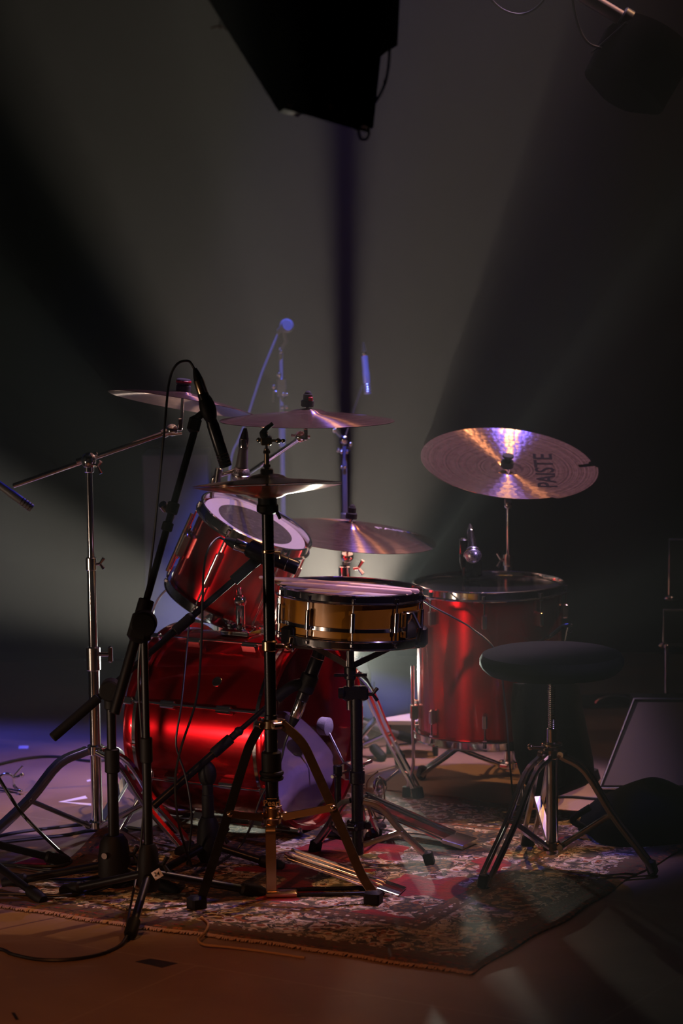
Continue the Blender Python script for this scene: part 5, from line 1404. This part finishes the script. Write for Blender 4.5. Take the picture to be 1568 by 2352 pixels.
# white flat board lit behind the floor tom, and the lamp itself
wb = MB().prism([G(848, 1664, 0.10), G(950, 1646, 0.10), G(1010, 1650, 0.10), G(1010, 1666, 0.10)], (0, 0, 0.012))
root = thing('low_table', 'pale low board catching the lamp light behind the floor tom', 'table', G(930, 1690))
part('top', wb, M['white'], root)
gz = G(930, 1656, 0.10)
for dx, dy in ((-0.05, -0.0), (0.09, 0.02), (0.09, -0.04)):
    part('leg', MB().cyl(Vector((gz.x + dx, gz.y + dy, 0)), Vector((gz.x + dx, gz.y + dy, 0.10)), 0.008, 10), M['black'], root)
lf = LAMP + Vector((0, 0.05, -0.02))
root = thing('floor_lamp', 'short black stage lamp on the floor behind the bass drum', 'lamp', (LAMP.x, LAMP.y + 0.1, 0))
ax = Vector((0, 1, -0.42)).normalized()
part('housing', MB().lathe([(0.075, 0.0), (0.080, 0.004), (0.080, 0.10), (0.060, 0.16), (0.02, 0.18)], frame(lf, ax), 32), M['black'], root)
part('yoke', MB().flat([lf + ax * 0.09 + Vector((-0.09, 0, 0)), Vector((lf.x - 0.09, lf.y + 0.1, 0.012)), Vector((lf.x + 0.09, lf.y + 0.1, 0.012)), lf + ax * 0.09 + Vector((0.09, 0, 0))], 0.03, 0.004, (0, 1, 0)), M['black'], root)

# ------------------------------------------------------------------ overhead: hung speaker, pipe, lamp, cable
YK = 5.0
root = thing('hanging_speaker', 'dark wedge-shaped speaker box hanging down from the top of the view', 'speaker', P(700, 280, YK))
fp = [P(440, -60, YK), P(640, 258, YK), P(652, 250, YK), P(812, 296, YK), P(838, 140, YK), P(858, -60, YK)]
cb_ = MB().prism([fp[0], fp[1], fp[2], fp[3], P(812, -60, YK)], (0.03, 0.34, 0.0))
part('cabinet', cb_, M['cabinet'], root, smooth=False)
sdp = MB().prism([P(812, -60, YK + .001), P(812, 296, YK + .001), P(848, 288, YK + 0.12), P(866, 118, YK + 0.12), P(884, 104, YK + 0.12), P(906, 92, YK + 0.12), P(913, -60, YK + 0.12)], (0.01, 0.20, 0))
part('side_panel', sdp, M['matt'], root, smooth=False)
bolts = MB().box(frame(P(666, 242, YK - .004), DIR(0, 0, 1), DIR(1, -0.25, 0)), (0.011, 0.005, 0.006), 0.001)
part('bolt', bolts, M['gold'], root)
part('bolt', MB().box(frame(P(760, 245, YK - .004), DIR(0, 0, 1), DIR(1, 0, 0)), (0.007, 0.012, 0.006), 0.001), M['gold'], root)
part('bolt', MB().box(frame(P(837, 290, YK - .004), DIR(0, 0, 1), DIR(1, -0.2, 0)), (0.011, 0.004, 0.006), 0.001), M['gold'], root)
part('wire_hook', MB().tube(smoothpts([P(484, 65, YK), P(496, 61, YK), P(506, 60, YK), P(516, 64, YK), P(522, 70, YK)], 4), 0.0015, 6).tube([P(505, 48, YK), P(505, 68, YK)], 0.0012, 6), M['gold'], root)
part('eye_loop', MB().tube(smoothpts([P(846, 292, YK + .1), P(847, 308, YK + .1), P(840, 320, YK + .1), P(828, 318, YK + .1), P(822, 300, YK + .1)], 5), 0.0024, 8), M['black'], root)
part('safety_cable', MB().tube(smoothpts([P(896, 92, YK + .1), P(892, 150, YK + .1), P(884, 190, YK + .1), P(868, 225, YK + .1), P(850, 248, YK + .1)], 6), 0.0026, 8).ball(P(884, 188, YK + .1), 0.004), M['cable'], root)
YP = 7.5
root = thing('lighting_pipe', 'dull metal pipe crossing the top right corner of the view', 'pipe', P(1470, 60, YP))
part('tube', MB().cyl(P(1230, -75, YP), P(1700, 205, YP), 0.021, 20), M['pipe'], root)
part('clamp', MB().cyl(P(1425, 38, YP), P(1448, 52, YP), 0.032, 18), M['black'], root)
part('clamp', MB().cyl(P(1484, 73, YP), P(1510, 88, YP), 0.028, 18), M['black'], root)
root = thing('stage_light', 'black stage light hanging under the metal pipe, nearly lost in the dark', 'lamp', P(1440, 200, YP))
part('housing', MB().lathe([(0.06, 0), (0.12, 0.03), (0.125, 0.16), (0.10, 0.22), (0.03, 0.24)], frame(P(1420, 232, YP), (0.45, 0.2, 0.8)), 32), M['matt'], root)
part('yoke', MB().flat([P(1360, 120, YP - .05), P(1436, 52, YP - .03), P(1500, 130, YP - .05)], 0.03, 0.004, (0, 1, 0)), M['black'], root)
cable('cable sagging from above at the top right, lit blue on one side', [P(1100, -40, 7.4), P(1140, 12, 7.4), P(1180, 32, 7.4), P(1215, 28, 7.4), P(1245, 4, 7.4), P(1262, -30, 7.4)], 0.0034)
cable('second dark cable drooping beside the hanging stage light', [P(1312, -40, 7.4), P(1318, 20, 7.4), P(1332, 70, 7.4), P(1352, 100, 7.4), P(1380, 110, 7.45)], 0.0036)
